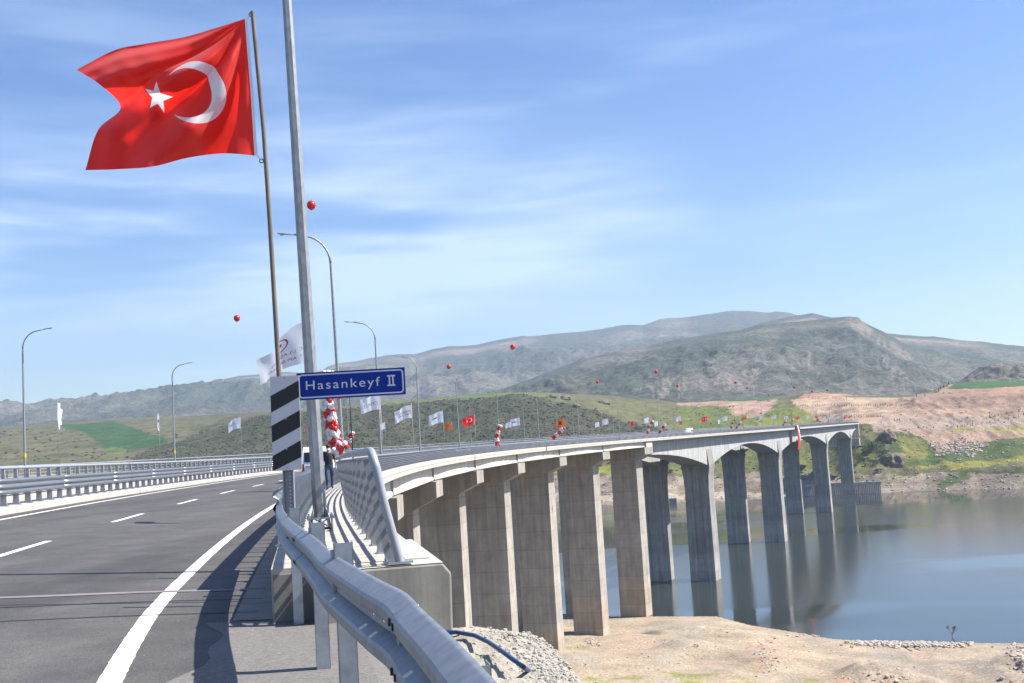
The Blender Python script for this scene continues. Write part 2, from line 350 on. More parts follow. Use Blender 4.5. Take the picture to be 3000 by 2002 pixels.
# ---------------------------------------------------------------- bridge alignment: s metres along the walkway rail, o metres to its right
P0 = (-1.24, 11.16)
def _curve(n=1100):
    x, y = P0; th = R(-11); out = [(x, y, th)]
    for i in range(n):
        th += R(4.2)/40 if i < 340 else R(-.3)/40
        x += math.sin(th); y += math.cos(th); out.append((x, y, th))
    return np.array(out)
CV = _curve(); SI = np.arange(len(CV))
def at(s, o, z):
    if s < 0: th = CV[0, 2]; x, y = P0[0]+math.sin(th)*s, P0[1]+math.cos(th)*s
    else: x, y, th = (np.interp(s, SI, CV[:, i]) for i in range(3))
    return np.array([x+math.cos(th)*o, y-math.sin(th)*o, z])
def head(s): return CV[0, 2] if s < 0 else float(np.interp(s, SI, CV[:, 2]))
def fwd(s): t = head(s); return np.array([math.sin(t), math.cos(t), 0])
def rgt(s): t = head(s); return np.array([math.cos(t), -math.sin(t), 0])
UP = np.array([0, 0, 1.0])
def zs(s): return float(np.interp(s, [-20, 0, 6, 30, 60, 100, 160, 250, 340, 420, 560, 900], [-1.1, -1.1, -1.14, -1.42, -1.55, -1.60, -1.52, -1.3, -1.1, -.95, -.85, -.6]))
def ze(s): return float(np.interp(s, [-14, -8, -5, -2.8, -1, 1, 4, 10, 35, 60, 100, 160, 250, 340, 420, 560, 900], [-1.35, -1.43, -1.48, -1.535, -1.585, -1.63, -1.67, -1.70, -1.77, -1.86, -1.93, -1.85, -1.63, -1.43, -1.28, -1.18, -.93]))
def zr(s, o): return ze(s)+.05*(-o-1.3)                 # our carriageway, banked
def zt(s, o): return ze(s)+.03*(-o-1.3)                 # the other carriageway
def s_at_x(px, o=0.0, dz=1.2, lo=20, hi=960):
    best = min(((abs(CX+FPX*(q@rt)/(q@fw)-px), s) for s in np.arange(lo, hi, 1.0) for q in [at(s, o, zs(s)+dz)]))
    return best[1]
S_END = 972.0
def ss(a, b, st):
    n = max(1, int(math.ceil((b-a)/st))); return [a+(b-a)*i/n for i in range(n+1)]
def strip(mb, s0, s1, prof, st=4.0):
    """sweep a list of (offset, z(s)) along the alignment"""
    rows = [[at(s, o, z(s)) for o, z in prof] for s in ss(s0, s1, st)]
    mb.loft(rows, close=True, caps=True); return mb

# ================================================================ SETTING
def in_poly(x, y, poly):
    r_ = np.zeros(x.shape, bool); n = len(poly)
    for i in range(n):
        x1, y1 = poly[i]; x2, y2 = poly[(i+1) % n]
        if y1 == y2: continue
        c_ = ((y1 > y) != (y2 > y)) & (x < (x2-x1)*(y-y1)/(y2-y1)+x1); r_ ^= c_
    return r_
def rays(x, y): return fw+((x-CX)/FPX)[..., None]*rt-((y-CY)/FPX)[..., None]*up

def terrain_mat(name, var, scales, bump, bscale, rough=0.95):
    m = bpy.data.materials.new(name); m.use_nodes = True; nt = m.node_tree; L = nt.links; b = nt.nodes['Principled BSDF']
    b.inputs['Roughness'].default_value = rough; b.inputs['Specular IOR Level'].default_value = 0.15
    a = N(nt, 'ShaderNodeAttribute'); a.attribute_name = 'Col'; geo = N(nt, 'ShaderNodeNewGeometry'); v = None
    for sc, vv in zip(scales, var):
        n = N(nt, 'ShaderNodeTexNoise'); n.inputs['Scale'].default_value = sc; n.inputs['Detail'].default_value = 7; n.inputs['Roughness'].default_value = 0.68; L.new(geo.outputs['Position'], n.inputs['Vector'])
        r_ = N(nt, 'ShaderNodeMapRange'); r_.inputs['From Min'].default_value = 0.33; r_.inputs['From Max'].default_value = 0.67; r_.inputs['To Min'].default_value = 1-vv; r_.inputs['To Max'].default_value = 1+vv; L.new(n.outputs[0], r_.inputs['Value'])
        if v is None: v = r_.outputs[0]
        else:
            k = N(nt, 'ShaderNodeMath', operation='MULTIPLY'); L.new(v, k.inputs[0]); L.new(r_.outputs[0], k.inputs[1]); v = k.outputs[0]
    cmb = N(nt, 'ShaderNodeCombineColor')
    for i in range(3): L.new(v, cmb.inputs[i])
    mx = N(nt, 'ShaderNodeMix', data_type='RGBA', blend_type='MULTIPLY'); mx.inputs[0].default_value = 1; L.new(a.outputs['Color'], mx.inputs[6]); L.new(cmb.outputs[0], mx.inputs[7]); L.new(mx.outputs[2], b.inputs['Base Color'])
    n = N(nt, 'ShaderNodeTexNoise'); n.inputs['Scale'].default_value = bscale; n.inputs['Detail'].default_value = 8; n.inputs['Roughness'].default_value = 0.7; L.new(geo.outputs['Position'], n.inputs['Vector'])
    bp = N(nt, 'ShaderNodeBump'); bp.inputs['Distance'].default_value = bump; L.new(n.outputs[0], bp.inputs['Height']); L.new(bp.outputs[0], b.inputs['Normal'])
    MATS[name] = m
terrain_mat('far_ground', (0.30, 0.28), (0.04, 0.5), 0.8, 0.4)
terrain_mat('bank_ground', (0.22, 0.34), (0.09, 1.6), 0.35, 1.8)
terrain_mat('mountain_ground', (0.20, 0.50), (0.012, 0.05), 22.0, 0.05)
terrain_mat('spill_ground', (0.10, 0.25), (3, 40), 0.02, 45)

# ---- water of the reservoir
wm = bpy.data.materials.new('water'); wm.use_nodes = True; nt = wm.node_tree; L = nt.links; b = nt.nodes['Principled BSDF']
b.inputs['Base Color'].default_value = (0.032, 0.039, 0.036, 1); b.inputs['IOR'].default_value = 1.36; b.inputs['Specular IOR Level'].default_value = 0.62
geo = N(nt, 'ShaderNodeNewGeometry')
mpw = N(nt, 'ShaderNodeMapping'); mpw.inputs['Scale'].default_value = (0.004, 0.011, 1); mpw.inputs['Rotation'].default_value = (0, 0, R(12)); L.new(geo.outputs['Position'], mpw.inputs['Vector'])
nw = N(nt, 'ShaderNodeTexNoise'); nw.inputs['Scale'].default_value = 1.0; nw.inputs['Detail'].default_value = 4; L.new(mpw.outputs[0], nw.inputs['Vector'])
rw = N(nt, 'ShaderNodeMapRange'); rw.interpolation_type = 'SMOOTHSTEP'; rw.inputs['From Min'].default_value = 0.44; rw.inputs['From Max'].default_value = 0.52; rw.inputs['To Min'].default_value = 0.015; rw.inputs['To Max'].default_value = 0.14; L.new(nw.outputs[0], rw.inputs['Value']); L.new(rw.outputs[0], b.inputs['Roughness'])
nb = N(nt, 'ShaderNodeTexNoise'); nb.inputs['Scale'].default_value = 0.9; nb.inputs['Detail'].default_value = 4; L.new(geo.outputs['Position'], nb.inputs['Vector'])
bp = N(nt, 'ShaderNodeBump'); bp.inputs['Distance'].default_value = 0.012; L.new(nb.outputs[0], bp.inputs['Height']); L.new(bp.outputs[0], b.inputs['Normal'])
MATS['water'] = wm
w = MB(); w.add([(-2500, 150, -54), (2500, 150, -54), (2500, 1250, -54), (-2500, 1250, -54)], [(0, 1, 2, 3)])
tag(w.build('water', 'water', fix=False), kind='structure')

# ---- far bank: profiles (distance, image row) at key columns
KEY = {
 -300: ([1060, 1090, 1160, 1260, 1420, 1720, 2020, 2400], [0, 1500, 1460, 1420, 1365, 1310, 1278, 1268]),
 0: ([1055, 1085, 1150, 1250, 1400, 1700, 2000, 2400], [0, 1480, 1440, 1400, 1350, 1300, 1266, 1252]),
 340: ([1050, 1080, 1145, 1240, 1380, 1650, 1950, 2350], [0, 1470, 1430, 1390, 1342, 1290, 1252, 1227]),
 550: ([1045, 1075, 1135, 1210, 1330, 1500, 1800, 2250], [0, 1462, 1420, 1380, 1330, 1290, 1252, 1219]),
 800: ([1040, 1070, 1130, 1200, 1300, 1400, 1520, 1800], [0, 1455, 1410, 1368, 1320, 1270, 1222, 1206]),
 1200: ([1035, 1065, 1120, 1190, 1280, 1380, 1490, 1680], [0, 1450, 1400, 1350, 1300, 1250, 1190, 1172]),
 1500: ([1018, 1045, 1090, 1150, 1230, 1320, 1420, 1600], [0, 1452, 1392, 1335, 1280, 1230, 1172, 1150]),
 1700: ([970, 1000, 1050, 1120, 1210, 1310, 1410, 1600], [0, 1445, 1388, 1335, 1282, 1232, 1180, 1155]),
 1900: ([934, 962, 1015, 1090, 1180, 1280, 1390, 1560], [0, 1440, 1392, 1335, 1288, 1248, 1205, 1169]),
 2000: ([922, 950, 1005, 1080, 1170, 1270, 1380, 1560], [0, 1438, 1390, 1335, 1290, 1255, 1215, 1180]),
 2150: ([905, 932, 990, 1070, 1150, 1245, 1350, 1520], [0, 1432, 1385, 1330, 1285, 1250, 1210, 1172]),
 2300: ([888, 915, 970, 1050, 1130, 1230, 1340, 1500], [0, 1425, 1375, 1320, 1275, 1240, 1195, 1160]),
 2400: ([878, 905, 960, 1035, 1110, 1200, 1320, 1500], [0, 1420, 1370, 1312, 1265, 1232, 1185, 1152]),
 2520: ([866, 893, 920, 955, 985, 1080, 1220, 1500], [0, 1412, 1345, 1280, 1236, 1216, 1182, 1160]),
 2600: ([858, 882, 915, 950, 985, 1060, 1170, 1450], [0, 1412, 1350, 1275, 1236, 1205, 1177, 1160]),
 2700: ([850, 875, 905, 945, 985, 1040, 1110, 1350], [0, 1402, 1345, 1292, 1245, 1200, 1163, 1156]),
 2780: ([842, 865, 895, 935, 980, 1035, 1105, 1320], [0, 1392, 1348, 1298, 1248, 1200, 1158, 1128]),
 2850: ([833, 855, 885, 925, 972, 1030, 1100, 1320], [0, 1385, 1348, 1300, 1250, 1198, 1152, 1120]),
 3000: ([812, 838, 872, 912, 962, 1020, 1090, 1320], [0, 1377, 1342, 1292, 1240, 1190, 1147, 1113]),
 3350: ([785, 812, 850, 895, 945, 1005, 1075, 1300], [0, 1360, 1320, 1270, 1220, 1170, 1122, 1092])}
kx = np.array(sorted(KEY)); KD = np.array([KEY[k][0] for k in kx], float); KY = np.array([KEY[k][1] for k in kx], float)
for i, k in enumerate(kx):                               # shoreline row from the water level
    lo, hi = 1250., 1700.
    for _ in range(40):
        m_ = (lo+hi)/2; q = atY(k, m_, KD[i, 0])
        if q[2] > -55.5: lo = m_
        else: hi = m_
    KY[i, 0] = lo
xs = np.arange(-300, 3351, 5.0); NL = 8; SUB = 24
def smooth_interp(xq, kx_, v):
    """monotone-ish smooth interpolation (Catmull-Rom with linear fallback)"""
    d = np.gradient(v, kx_, axis=0); i = np.clip(np.searchsorted(kx_, xq)-1, 0, len(kx_)-2); h = (kx_[i+1]-kx_[i])[:, None]; t = ((xq-kx_[i])/(kx_[i+1]-kx_[i]))[:, None]
    return (2*t**3-3*t**2+1)*v[i]+(t**3-2*t**2+t)*h*d[i]*0.5+(-2*t**3+3*t**2)*v[i+1]+(t**3-t**2)*h*d[i+1]*0.5
DD = smooth_interp(xs, kx.astype(float), KD); YY = smooth_interp(xs, kx.astype(float), KY)
t = np.linspace(0, NL-1, (NL-1)*SUB+1); ti = np.minimum(t.astype(int), NL-2); tf = (t-ti)
D = DD[:, ti].T*(1-tf)[:, None]+DD[:, ti+1].T*tf[:, None]; Yp = YY[:, ti].T*(1-tf)[:, None]+YY[:, ti+1].T*tf[:, None]
X2 = np.broadcast_to(xs, D.shape).copy()
rv = rays(X2, Yp); P = rv*(D/rv[..., 1])[..., None]
edge = np.clip(t/1.2, 0, 1)[:, None]*np.clip((NL-1-t)*1.2+0.25, 0, 1)[:, None]
steep = np.interp(X2, [0, 600, 900, 2400, 2560], [.5, .8, 1.4, 1.2, 1.0])
P[..., 2] += edge*steep*((fbm(P[..., 0]/45, P[..., 1]/45, 5)-.5)*9+(fbm(P[..., 0]/13, P[..., 1]/16, 4, True)-.5)*3.2)
earth = np.clip((X2-2560)/60, 0, 1)*np.clip((1300-Yp)/20, 0, 1)*np.clip((Yp-1160)/10, 0, 1)
P[..., 2] += earth*((fbm(P[..., 0]/3.2, P[..., 1]/30, 4, True)-.5)*3.0+.9*np.sin(P[..., 2]/2.6+2*fbm(P[..., 0]/30, P[..., 1]/30, 3)))
back = P[-1].copy(); back[:, 1] += 500; back[:, 2] -= 60
front = P[0].copy(); front[:, 1] -= 60; front[:, 2] -= 14
P = np.concatenate([front[None], P, back[None]]); X2 = np.concatenate([X2[:1], X2, X2[-1:]]); Yp = np.concatenate([Yp[:1], Yp, Yp[-1:]])
jx = X2+(fbm(P[..., 0]/18, P[..., 1]/18, 4)-.47)*50; jy = Yp+(fbm(P[..., 0]/21+50, P[..., 1]/30, 4)-.47)*26
C = np.zeros(P.shape)
def put(mask, c, k=1.0):
    global C
    mk = (mask*k)[..., None] if mask.dtype != bool else np.where(mask, k, 0.0)[..., None]
    C = C*(1-mk)+np.array(c)*mk
put(np.ones(X2.shape), (0.115, 0.108, 0.058))
scrub = in_poly(jx, jy, [(400, 1335), (470, 1305), (540, 1285), (640, 1252), (760, 1222), (796, 1213), (900, 1206), (1115, 1190), (1225, 1180), (1383, 1166), (1506, 1160), (1600, 1166), (1720, 1200), (1800, 1225), (1900, 1245), (2040, 1270), (2040, 1345), (900, 1420), (300, 1420)])
put(scrub, (0.055, 0.055, 0.031))
put(fbm(P[..., 0]/30, P[..., 1]/30, 5) > .55, (0.058, 0.068, 0.030), .5)
put(scrub & (fbm(P[..., 0]/25+7, P[..., 1]/20, 5) > .56), (0.085, 0.075, 0.052), .6)
put(in_poly(X2, Yp, [(1560, 1160), (1720, 1165), (2000, 1190), (2150, 1220), (2150, 1260), (1950, 1250), (1800, 1215), (1650, 1180)]), (0.12, 0.12, 0.05), .7)
put(in_poly(X2+(jx-X2)*.25, Yp+(jy-Yp)*.25, [(172, 1244), (333, 1235), (402, 1257), (452, 1275), (501, 1294), (440, 1313), (318, 1326), (298, 1309), (294, 1298), (260, 1277), (245, 1264), (191, 1259)]), (0.038, 0.082, 0.030))
put(in_poly(jx, jy, [(305, 1326), (330, 1308), (372, 1318), (360, 1326)]), (0.15, 0.17, 0.05), .5)
put(in_poly(jx, jy, [(1115, 1186), (1383, 1166), (1506, 1158), (1700, 1160), (1700, 1100), (1115, 1140)]), (0.10, 0.15, 0.05), .7)
# the slopes behind the piers
put(in_poly(jx, jy, [(1350, 1330), (1900, 1330), (2300, 1285), (2500, 1270), (2560, 1330), (2500, 1390), (2000, 1392), (1350, 1392)]), (0.12, 0.125, 0.048))
put(in_poly(jx, jy, [(1380, 1366), (1600, 1360), (1900, 1368), (1960, 1385), (1400, 1390)]), (0.20, 0.205, 0.03), .8)
put(in_poly(jx, jy, [(1990, 1195), (2200, 1190), (2320, 1180), (2380, 1215), (2420, 1245), (2400, 1275), (1990, 1275)]), (0.115, 0.13, 0.036))
put(in_poly(jx, jy, [(2170, 1240), (2260, 1215), (2340, 1195), (2390, 1225), (2340, 1250), (2200, 1260)]), (0.19, 0.19, 0.03), .6)
put(Yp > 1392+(jy-Yp)*.6, (0.25, 0.20, 0.155))
put((Yp > 1392) & (fbm(P[..., 0]/9, P[..., 2]/3, 4) > .53), (0.16, 0.15, 0.10), .7)
put(in_poly(X2, jy, [(1350, 1450), (1900, 1440), (2350, 1442), (2350, 1458), (1350, 1475)]), (0.42, 0.34, 0.25), .8)
PINK = (0.31, 0.205, 0.148)
put(in_poly(jx, jy, [(1985, 1176), (2100, 1176), (2290, 1172), (2270, 1190), (2230, 1215), (2190, 1222), (2130, 1202), (2060, 1194), (1985, 1188)]), PINK)
bench = in_poly(X2+(jx-X2)*.3, Yp+(jy-Yp)*.3, [(2318, 1172), (2380, 1163), (2480, 1166), (2700, 1166), (2720, 1240), (2500, 1243), (2420, 1240), (2365, 1215), (2335, 1190)])
put(bench, (0.36, 0.255, 0.175))
put(in_poly(jx, jy, [(2340, 1164), (2400, 1148), (2470, 1146), (2530, 1160), (2460, 1166)]), (0.34, 0.19, 0.125))
put(in_poly(X2, Yp, [(2120, 1184), (2260, 1166), (2400, 1148), (2420, 1140), (2120, 1140)]) & (Yp < 1176), (0.05, 0.11, 0.035))
rightc = in_poly(X2+(jx-X2)*.4, Yp+(jy-Yp)*.4, [(2555, 1244), (2600, 1218), (2640, 1192), (2680, 1160), (2740, 1150), (2790, 1130), (3400, 1085), (3400, 1300), (3000, 1282), (2900, 1288), (2830, 1302), (2750, 1328), (2720, 1302), (2680, 1282), (2620, 1272), (2560, 1262)])
put(rightc, (0.29, 0.20, 0.145))
put(rightc & (Yp > 1150) & (Yp < 1192), (0.235, 0.158, 0.115), .8)
put(rightc & (Yp > 1225) & (Yp < 1258), (0.26, 0.21, 0.17), .7)
put(in_poly(X2, Yp+(jy-Yp)*.15, [(2775, 1141), (2800, 1127), (2840, 1120), (3000, 1110), (3400, 1080), (3400, 1118), (3000, 1133), (2850, 1141)]), (0.05, 0.105, 0.036))
put(in_poly(X2, Yp+(jy-Yp)*.3, [(2790, 1143), (3000, 1134), (3400, 1118), (3400, 1138), (3000, 1152), (2880, 1158), (2830, 1152)]), (0.31, 0.185, 0.13))
put(in_poly(jx, jy, [(2790, 1262), (2830, 1250), (2920, 1248), (3000, 1235), (3400, 1215), (3400, 1235), (3000, 1262), (2880, 1262), (2800, 1278)]), (0.27, 0.24, 0.06), .6)
put(in_poly(jx, jy, [(2610, 1278), (2680, 1278), (2720, 1300), (2750, 1328), (2830, 1302), (2900, 1286), (3000, 1278), (3400, 1262), (3400, 1348), (3000, 1347), (2850, 1354), (2700, 1364), (2655, 1358), (2600, 1320)]), (0.075, 0.098, 0.034))
put(in_poly(jx, jy, [(2620, 1290), (2690, 1290), (2720, 1310), (2700, 1345), (2640, 1340)]), (0.19, 0.18, 0.05), .7)
put(in_poly(jx, jy, [(2660, 1368), (2800, 1352), (2900, 1344), (3000, 1338), (3400, 1330), (3400, 1350), (3000, 1360), (2900, 1364), (2830, 1382), (2790, 1380), (2760, 1366), (2690, 1376)]), (0.20, 0.19, 0.035), .75)
put(in_poly(jx, jy, [(2740, 1420), (2780, 1395), (2830, 1380), (2850, 1395), (2800, 1418), (2760, 1440)]), (0.07, 0.12, 0.035), .8)
grid_mesh('far_bank', P, 'far_ground', C)
FB = (P, X2, Yp)

def scatter(mask, n, up_bias=0):
    ii = np.argwhere(mask); k = ii[rng.integers(0, len(ii), n)]
    p = P[k[:, 0], k[:, 1]]; q = P[np.minimum(k[:, 0]+1, P.shape[0]-1), np.minimum(k[:, 1]+1, P.shape[1]-1)]
    return p+(q-p)*rng.random((n, 1))
def blob_field(pts, r_lo, r_hi, flat, m, name, seg=6, rings=4, jit=0.25):
    proto = MB().ball((0, 0, 0), 1, seg, rings); pv = np.array(proto.v); F_ = np.array([list(f)+[f[-1]]*(4-len(f)) for f in proto.f]); mb = MB()
    for p in pts:
        r_ = rng.uniform(r_lo, r_hi); v = pv*(1+rng.uniform(-jit, jit, (len(pv), 1)))*np.array((r_*rng.uniform(.8, 1.4), r_*rng.uniform(.8, 1.4), r_*flat*rng.uniform(.7, 1.2)))
        mb.add(v+p+np.array((0, 0, r_*flat*.35)), proto.f)
    return tag(mb.build(name, m, fix=False), kind='stuff')
hm = np.zeros(X2.shape, bool); hm[1:-2] = True
o = blob_field(scatter(scrub & hm & (Yp < 1370), 6500), 0.4, 1.7, .6, 'leaf_dark', 'hillside_scrub'); tag(o, 'dark low scrub dotting the olive hillside behind the bridge', 'scrub')
o = blob_field(scatter(hm & ~scrub & (X2 < 900) & (Yp < 1350) & (Yp > 1262) & ~in_poly(X2, Yp, [(165, 1240), (340, 1230), (510, 1292), (440, 1318), (310, 1330), (240, 1270)]), 300), 0.5, 2.6, .5, 'leaf_dark', 'meadow_scrub'); tag(o, 'scattered dark bushes on the pale meadow round the green field', 'scrub')
o = blob_field(scatter(hm & (X2 > 1850) & (X2 < 2560) & (Yp > 1200) & (Yp < 1410) & ~bench, 700), 0.3, 1.5, .55, 'leaf', 'slope_scrub'); tag(o, 'bushes on the yellow green slopes behind the tall piers', 'scrub')
o = blob_field(scatter(hm & in_poly(X2, Yp, [(2720, 1300), (2830, 1288), (2900, 1300), (2850, 1335), (2740, 1335)]), 420), 0.25, 1.2, .7, 'stone_white', 'boulder_field', 5, 4, .35); tag(o, 'pale boulders spilled over the green slope', 'boulders')
o = blob_field(scatter(hm & (((X2 > 2560) & (Yp > 1165)) | ((X2 > 1380) & (Yp > 1395))), 1500), 0.25, 0.95, .7, 'stone_white', 'loose_stones', 5, 3, .35); tag(o, 'loose pale stones over the earth slopes of the far shore', 'stones')

# ---- mountains
def mountain(crest, Dc, Df, yf, A, gul, base, rocky, name='mountain', rock_y=None, xr=None):
    global C
    cx_ = np.array([c_[0] for c_ in crest], float); cy_ = np.array([c_[1] for c_ in crest], float)
    x = np.arange(cx_[0], cx_[-1]+1, 5.0); nt_ = 110; tt = np.linspace(0, 1, nt_)[:, None]
    yc = np.interp(x, cx_, cy_); yc = yc+(fbm(x/40, x*0+3, 4)-.47)*5
    Dd = Df+(Dc-Df)*tt**1.25+0*x; Yi = yf+(yc-yf)*(tt**0.85); Xg = np.broadcast_to(x, Dd.shape)
    rv_ = rays(Xg, Yi); Q = rv_*(Dd/rv_[..., 1])[..., None]
    env = np.sin(np.pi*np.clip(tt, 0, 1)**1.1)**1.3*np.clip((1-tt)*5, 0, 1)
    g = fbm(Q[..., 0]/gul+tt*0.8, Q[..., 1]/(gul*3.2), 6, True)-.55
    Q[..., 2] += env*A*g+env*A*.35*(fbm(Q[..., 0]/(gul*.2), Q[..., 1]/(gul*.35), 4, True)-.5)
    bk = Q[-1].copy(); bk[:, 1] += Dc*.2; bk[:, 2] -= 150*Dc/4000; ft = Q[0].copy(); ft[:, 2] -= 200
    Q = np.concatenate([ft[None], Q, bk[None]]); tt2 = np.concatenate([[[0]], tt, [[1]]])+0*Q[..., 0]
    cc = np.ones(Q.shape)*np.array(base); n_ = fbm(Q[..., 0]/(gul*.5)+5, Q[..., 2]/(gul*.22), 6)
    mk = np.clip((n_-.50)*7, 0, 1)[..., None]*.55; cc = cc*(1-mk)+np.array(rocky)*mk
    cl = np.clip((tt2-.86)/.05, 0, 1)*np.clip((.965-tt2)/.02, 0, 1)*np.clip((fbm(Q[..., 0]/(gul*.8), tt2*2, 4)-.40)*6, 0, 1); cc = cc*(1-.6*cl[..., None])+np.array((.34, .25, .21))*.6*cl[..., None]
    grn = np.clip((fbm(Q[..., 0]/(gul*1.4)+9, Q[..., 1]/(gul*2), 4)-.46)*6, 0, 1)[..., None]*.45; cc = cc*(1-grn)+np.array((.06, .082, .048))*grn
    if rock_y is not None:
        Xq = np.concatenate([Xg[:1], Xg, Xg[-1:]]); Yq = np.concatenate([Yi[:1], Yi, Yi[-1:]])
        nz = fbm(Xq/22, Yq/60, 5)
        for poly in rock_y:
            mk = (in_poly(Xq+(nz-.47)*70, Yq+(nz-.47)*60, poly) & (fbm(Xq/9, Yq/28, 4) > .44))[..., None]*.5; cc = cc*(1-mk)+np.array((.30, .255, .215))*mk
    return grid_mesh(name, Q, 'mountain_ground', cc)
far_crest = [(-400, 1232), (0, 1200), (77, 1189), (172, 1177), (268, 1171), (383, 1154), (452, 1145), (494, 1133), (543, 1126), (582, 1125), (643, 1114), (708, 1101), (781, 1093), (848, 1091), (896, 1091), (944, 1085), (960, 1074), (979, 1067), (1059, 1056), (1123, 1043), (1167, 1039), (1212, 1039), (1266, 1024), (1314, 1016), (1391, 1012), (1460, 997), (1532, 985), (1570, 984), (1630, 978), (1698, 973), (1757, 966), (1809, 954), (1885, 952), (1936, 935), (2000, 931), (2106, 916), (2149, 910), (2255, 916), (2272, 913), (2306, 916), (2328, 922), (2420, 945), (2600, 1010), (2750, 1080)]
mountain(far_crest, 7000, 3300, 1262, 190, 620, (.10, .106, .085), (.24, .21, .175))
mountain([(2080, 1010), (2150, 978), (2230, 946), (2300, 931), (2379, 918), (2434, 931), (2500, 950), (2600, 985), (2700, 1050), (2800, 1100)], 5200, 3000, 1230, 110, 420, (.085, .095, .065), (.22, .19, .15))
mountain([(2480, 1040), (2560, 990), (2596, 977), (2630, 980), (2698, 987), (2732, 986), (2809, 995), (2894, 1003), (3000, 1015), (3400, 1050)], 4800, 2600, 1215, 130, 420, (.085, .098, .064), (.22, .19, .15))
mountain([(1150, 1235), (1300, 1188), (1468, 1143), (1600, 1092), (1702, 1056), (1809, 1029), (1915, 1010), (2000, 992), (2085, 979), (2170, 966), (2230, 953), (2330, 944), (2425, 934), (2460, 929), (2489, 927), (2516, 930), (2524, 941), (2566, 961), (2596, 976), (2640, 1000), (2700, 1040), (2780, 1085), (2860, 1120), (2960, 1165)], 3500, 1950, 1222, 85, 240, (.098, .106, .080), (.25, .22, .185),
         rock_y=[[(2470, 940), (2530, 945), (2580, 985), (2680, 1040), (2640, 1045), (2540, 990), (2480, 960)], [(2560, 1040), (2600, 1050), (2660, 1110), (2720, 1145), (2640, 1160), (2590, 1110)], [(2360, 1035), (2390, 1030), (2400, 1090), (2385, 1150), (2360, 1150)], [(2150, 1110), (2220, 1075), (2215, 1160), (2050, 1155)], [(1850, 1160), (1900, 1130), (1990, 1125), (2020, 1160), (1990, 1185)]])
mountain([(2760, 1165), (2810, 1125), (2840, 1096), (2880, 1076), (2930, 1062), (2960, 1070), (3000, 1064), (3400, 1050)], 2300, 1750, 1160, 45, 90, (.13, .125, .085), (.33, .27, .21), rock_y=[[(2820, 1110), (2880, 1078), (2990, 1068), (2960, 1100), (2850, 1120)]])

# ---- near bank below the bridge
shore = np.array([onz(x, y, -54)[:2] for x, y in [(1300, 1762), (1560, 1790), (1750, 1806), (1915, 1806), (2100, 1806), (2200, 1832), (2330, 1852), (2440, 1872), (2600, 1880), (2900, 1884), (3300, 1886)]])
bx_ = np.concatenate([np.arange(-90, 10, 2.2), np.arange(10, 190, 1.0)]); by_ = np.concatenate([np.arange(2, 40, 1.5), np.arange(40, 180, 4), np.arange(180, 400, .9)])
GX, GY = np.meshgrid(bx_, by_); Ysh = np.interp(GX, shore[:, 0], shore[:, 1])
gsl = np.interp(GX, [0, 25, 60, 95], [.046, .044, .040, .035]); dsh = Ysh-GY
Z = -54+np.where(dsh > 0, gsl*dsh*(1-np.exp(-(dsh+1)/6)*.6), .16*dsh)
Z += np.clip((dsh-4)/15, 0, 1)*((fbm(GX/14, GY/14, 5)-.48)*2.4+(fbm(GX/4, GY/4, 4)-.5)*.5)
for (hx, hy, hr, hz) in [(2000+20, 1905, 9, 2.2), (2560, 2000, 9, 4.2), (2720, 2008, 6, 2.2), (1690, 1975, 5, 1.7), (2040, 1835, 12, 1.4), (2230, 1955, 8, 2.0), (1540, 1985, 6, 1.0), (2990, 1960, 12, 4.5)]:
    q = onz(hx, hy, -51.5); rr_ = np.hypot(GX-q[0], (GY-q[1])*.6)/hr; Z += hz*np.exp(-rr_**2*2)*(0.75+.6*(fbm(GX/2.2, GY/2.2, 4)-.4))
th0 = CV[0, 2]; dx, dy = GX-P0[0], GY-P0[1]
sS = dx*math.sin(th0)+dy*math.cos(th0); oO = dx*math.cos(th0)-dy*math.sin(th0)
dist = np.hypot(np.maximum(0, oO-.9), np.maximum(0, sS-1.0)); emb = -2.35-dist/1.45+np.clip(dist/10, 0, 1)*(fbm(GX/5, GY/5, 4)-.5)*2
tr1 = np.abs(GX-(62+28*np.sin((GY-215)/38)))
Z -= np.where(dsh > 6, .34*np.exp(-((tr1-1.0)/.6)**2)+.34*np.exp(-((np.abs(GX-(88+20*np.sin((GY-190)/30)))-1.0)/.6)**2), 0)
Z = np.maximum(Z, emb); Bk = np.stack([GX, GY, Z], -1)
bc = np.ones(Bk.shape)*np.array((0.36, 0.29, 0.21))
n_ = fbm(GX/9+3, GY/12, 5); mk = np.clip((n_-.50)*8, 0, 1)[..., None]*.6; bc = bc*(1-mk)+np.array((.39, .285, .21))*mk
mk = np.clip((fbm(GX/7, GY/20+8, 5)-.50)*8, 0, 1)[..., None]*.85; bc = bc*(1-mk)+np.array((.31, .27, .215))*mk
rx = CX+FPX*(Bk@rt)/(Bk@fw); ry = CY-FPX*(Bk@up)/(Bk@fw)
gr = np.clip((fbm(GX/3, GY/5, 4)-.42)*6, 0, 1)
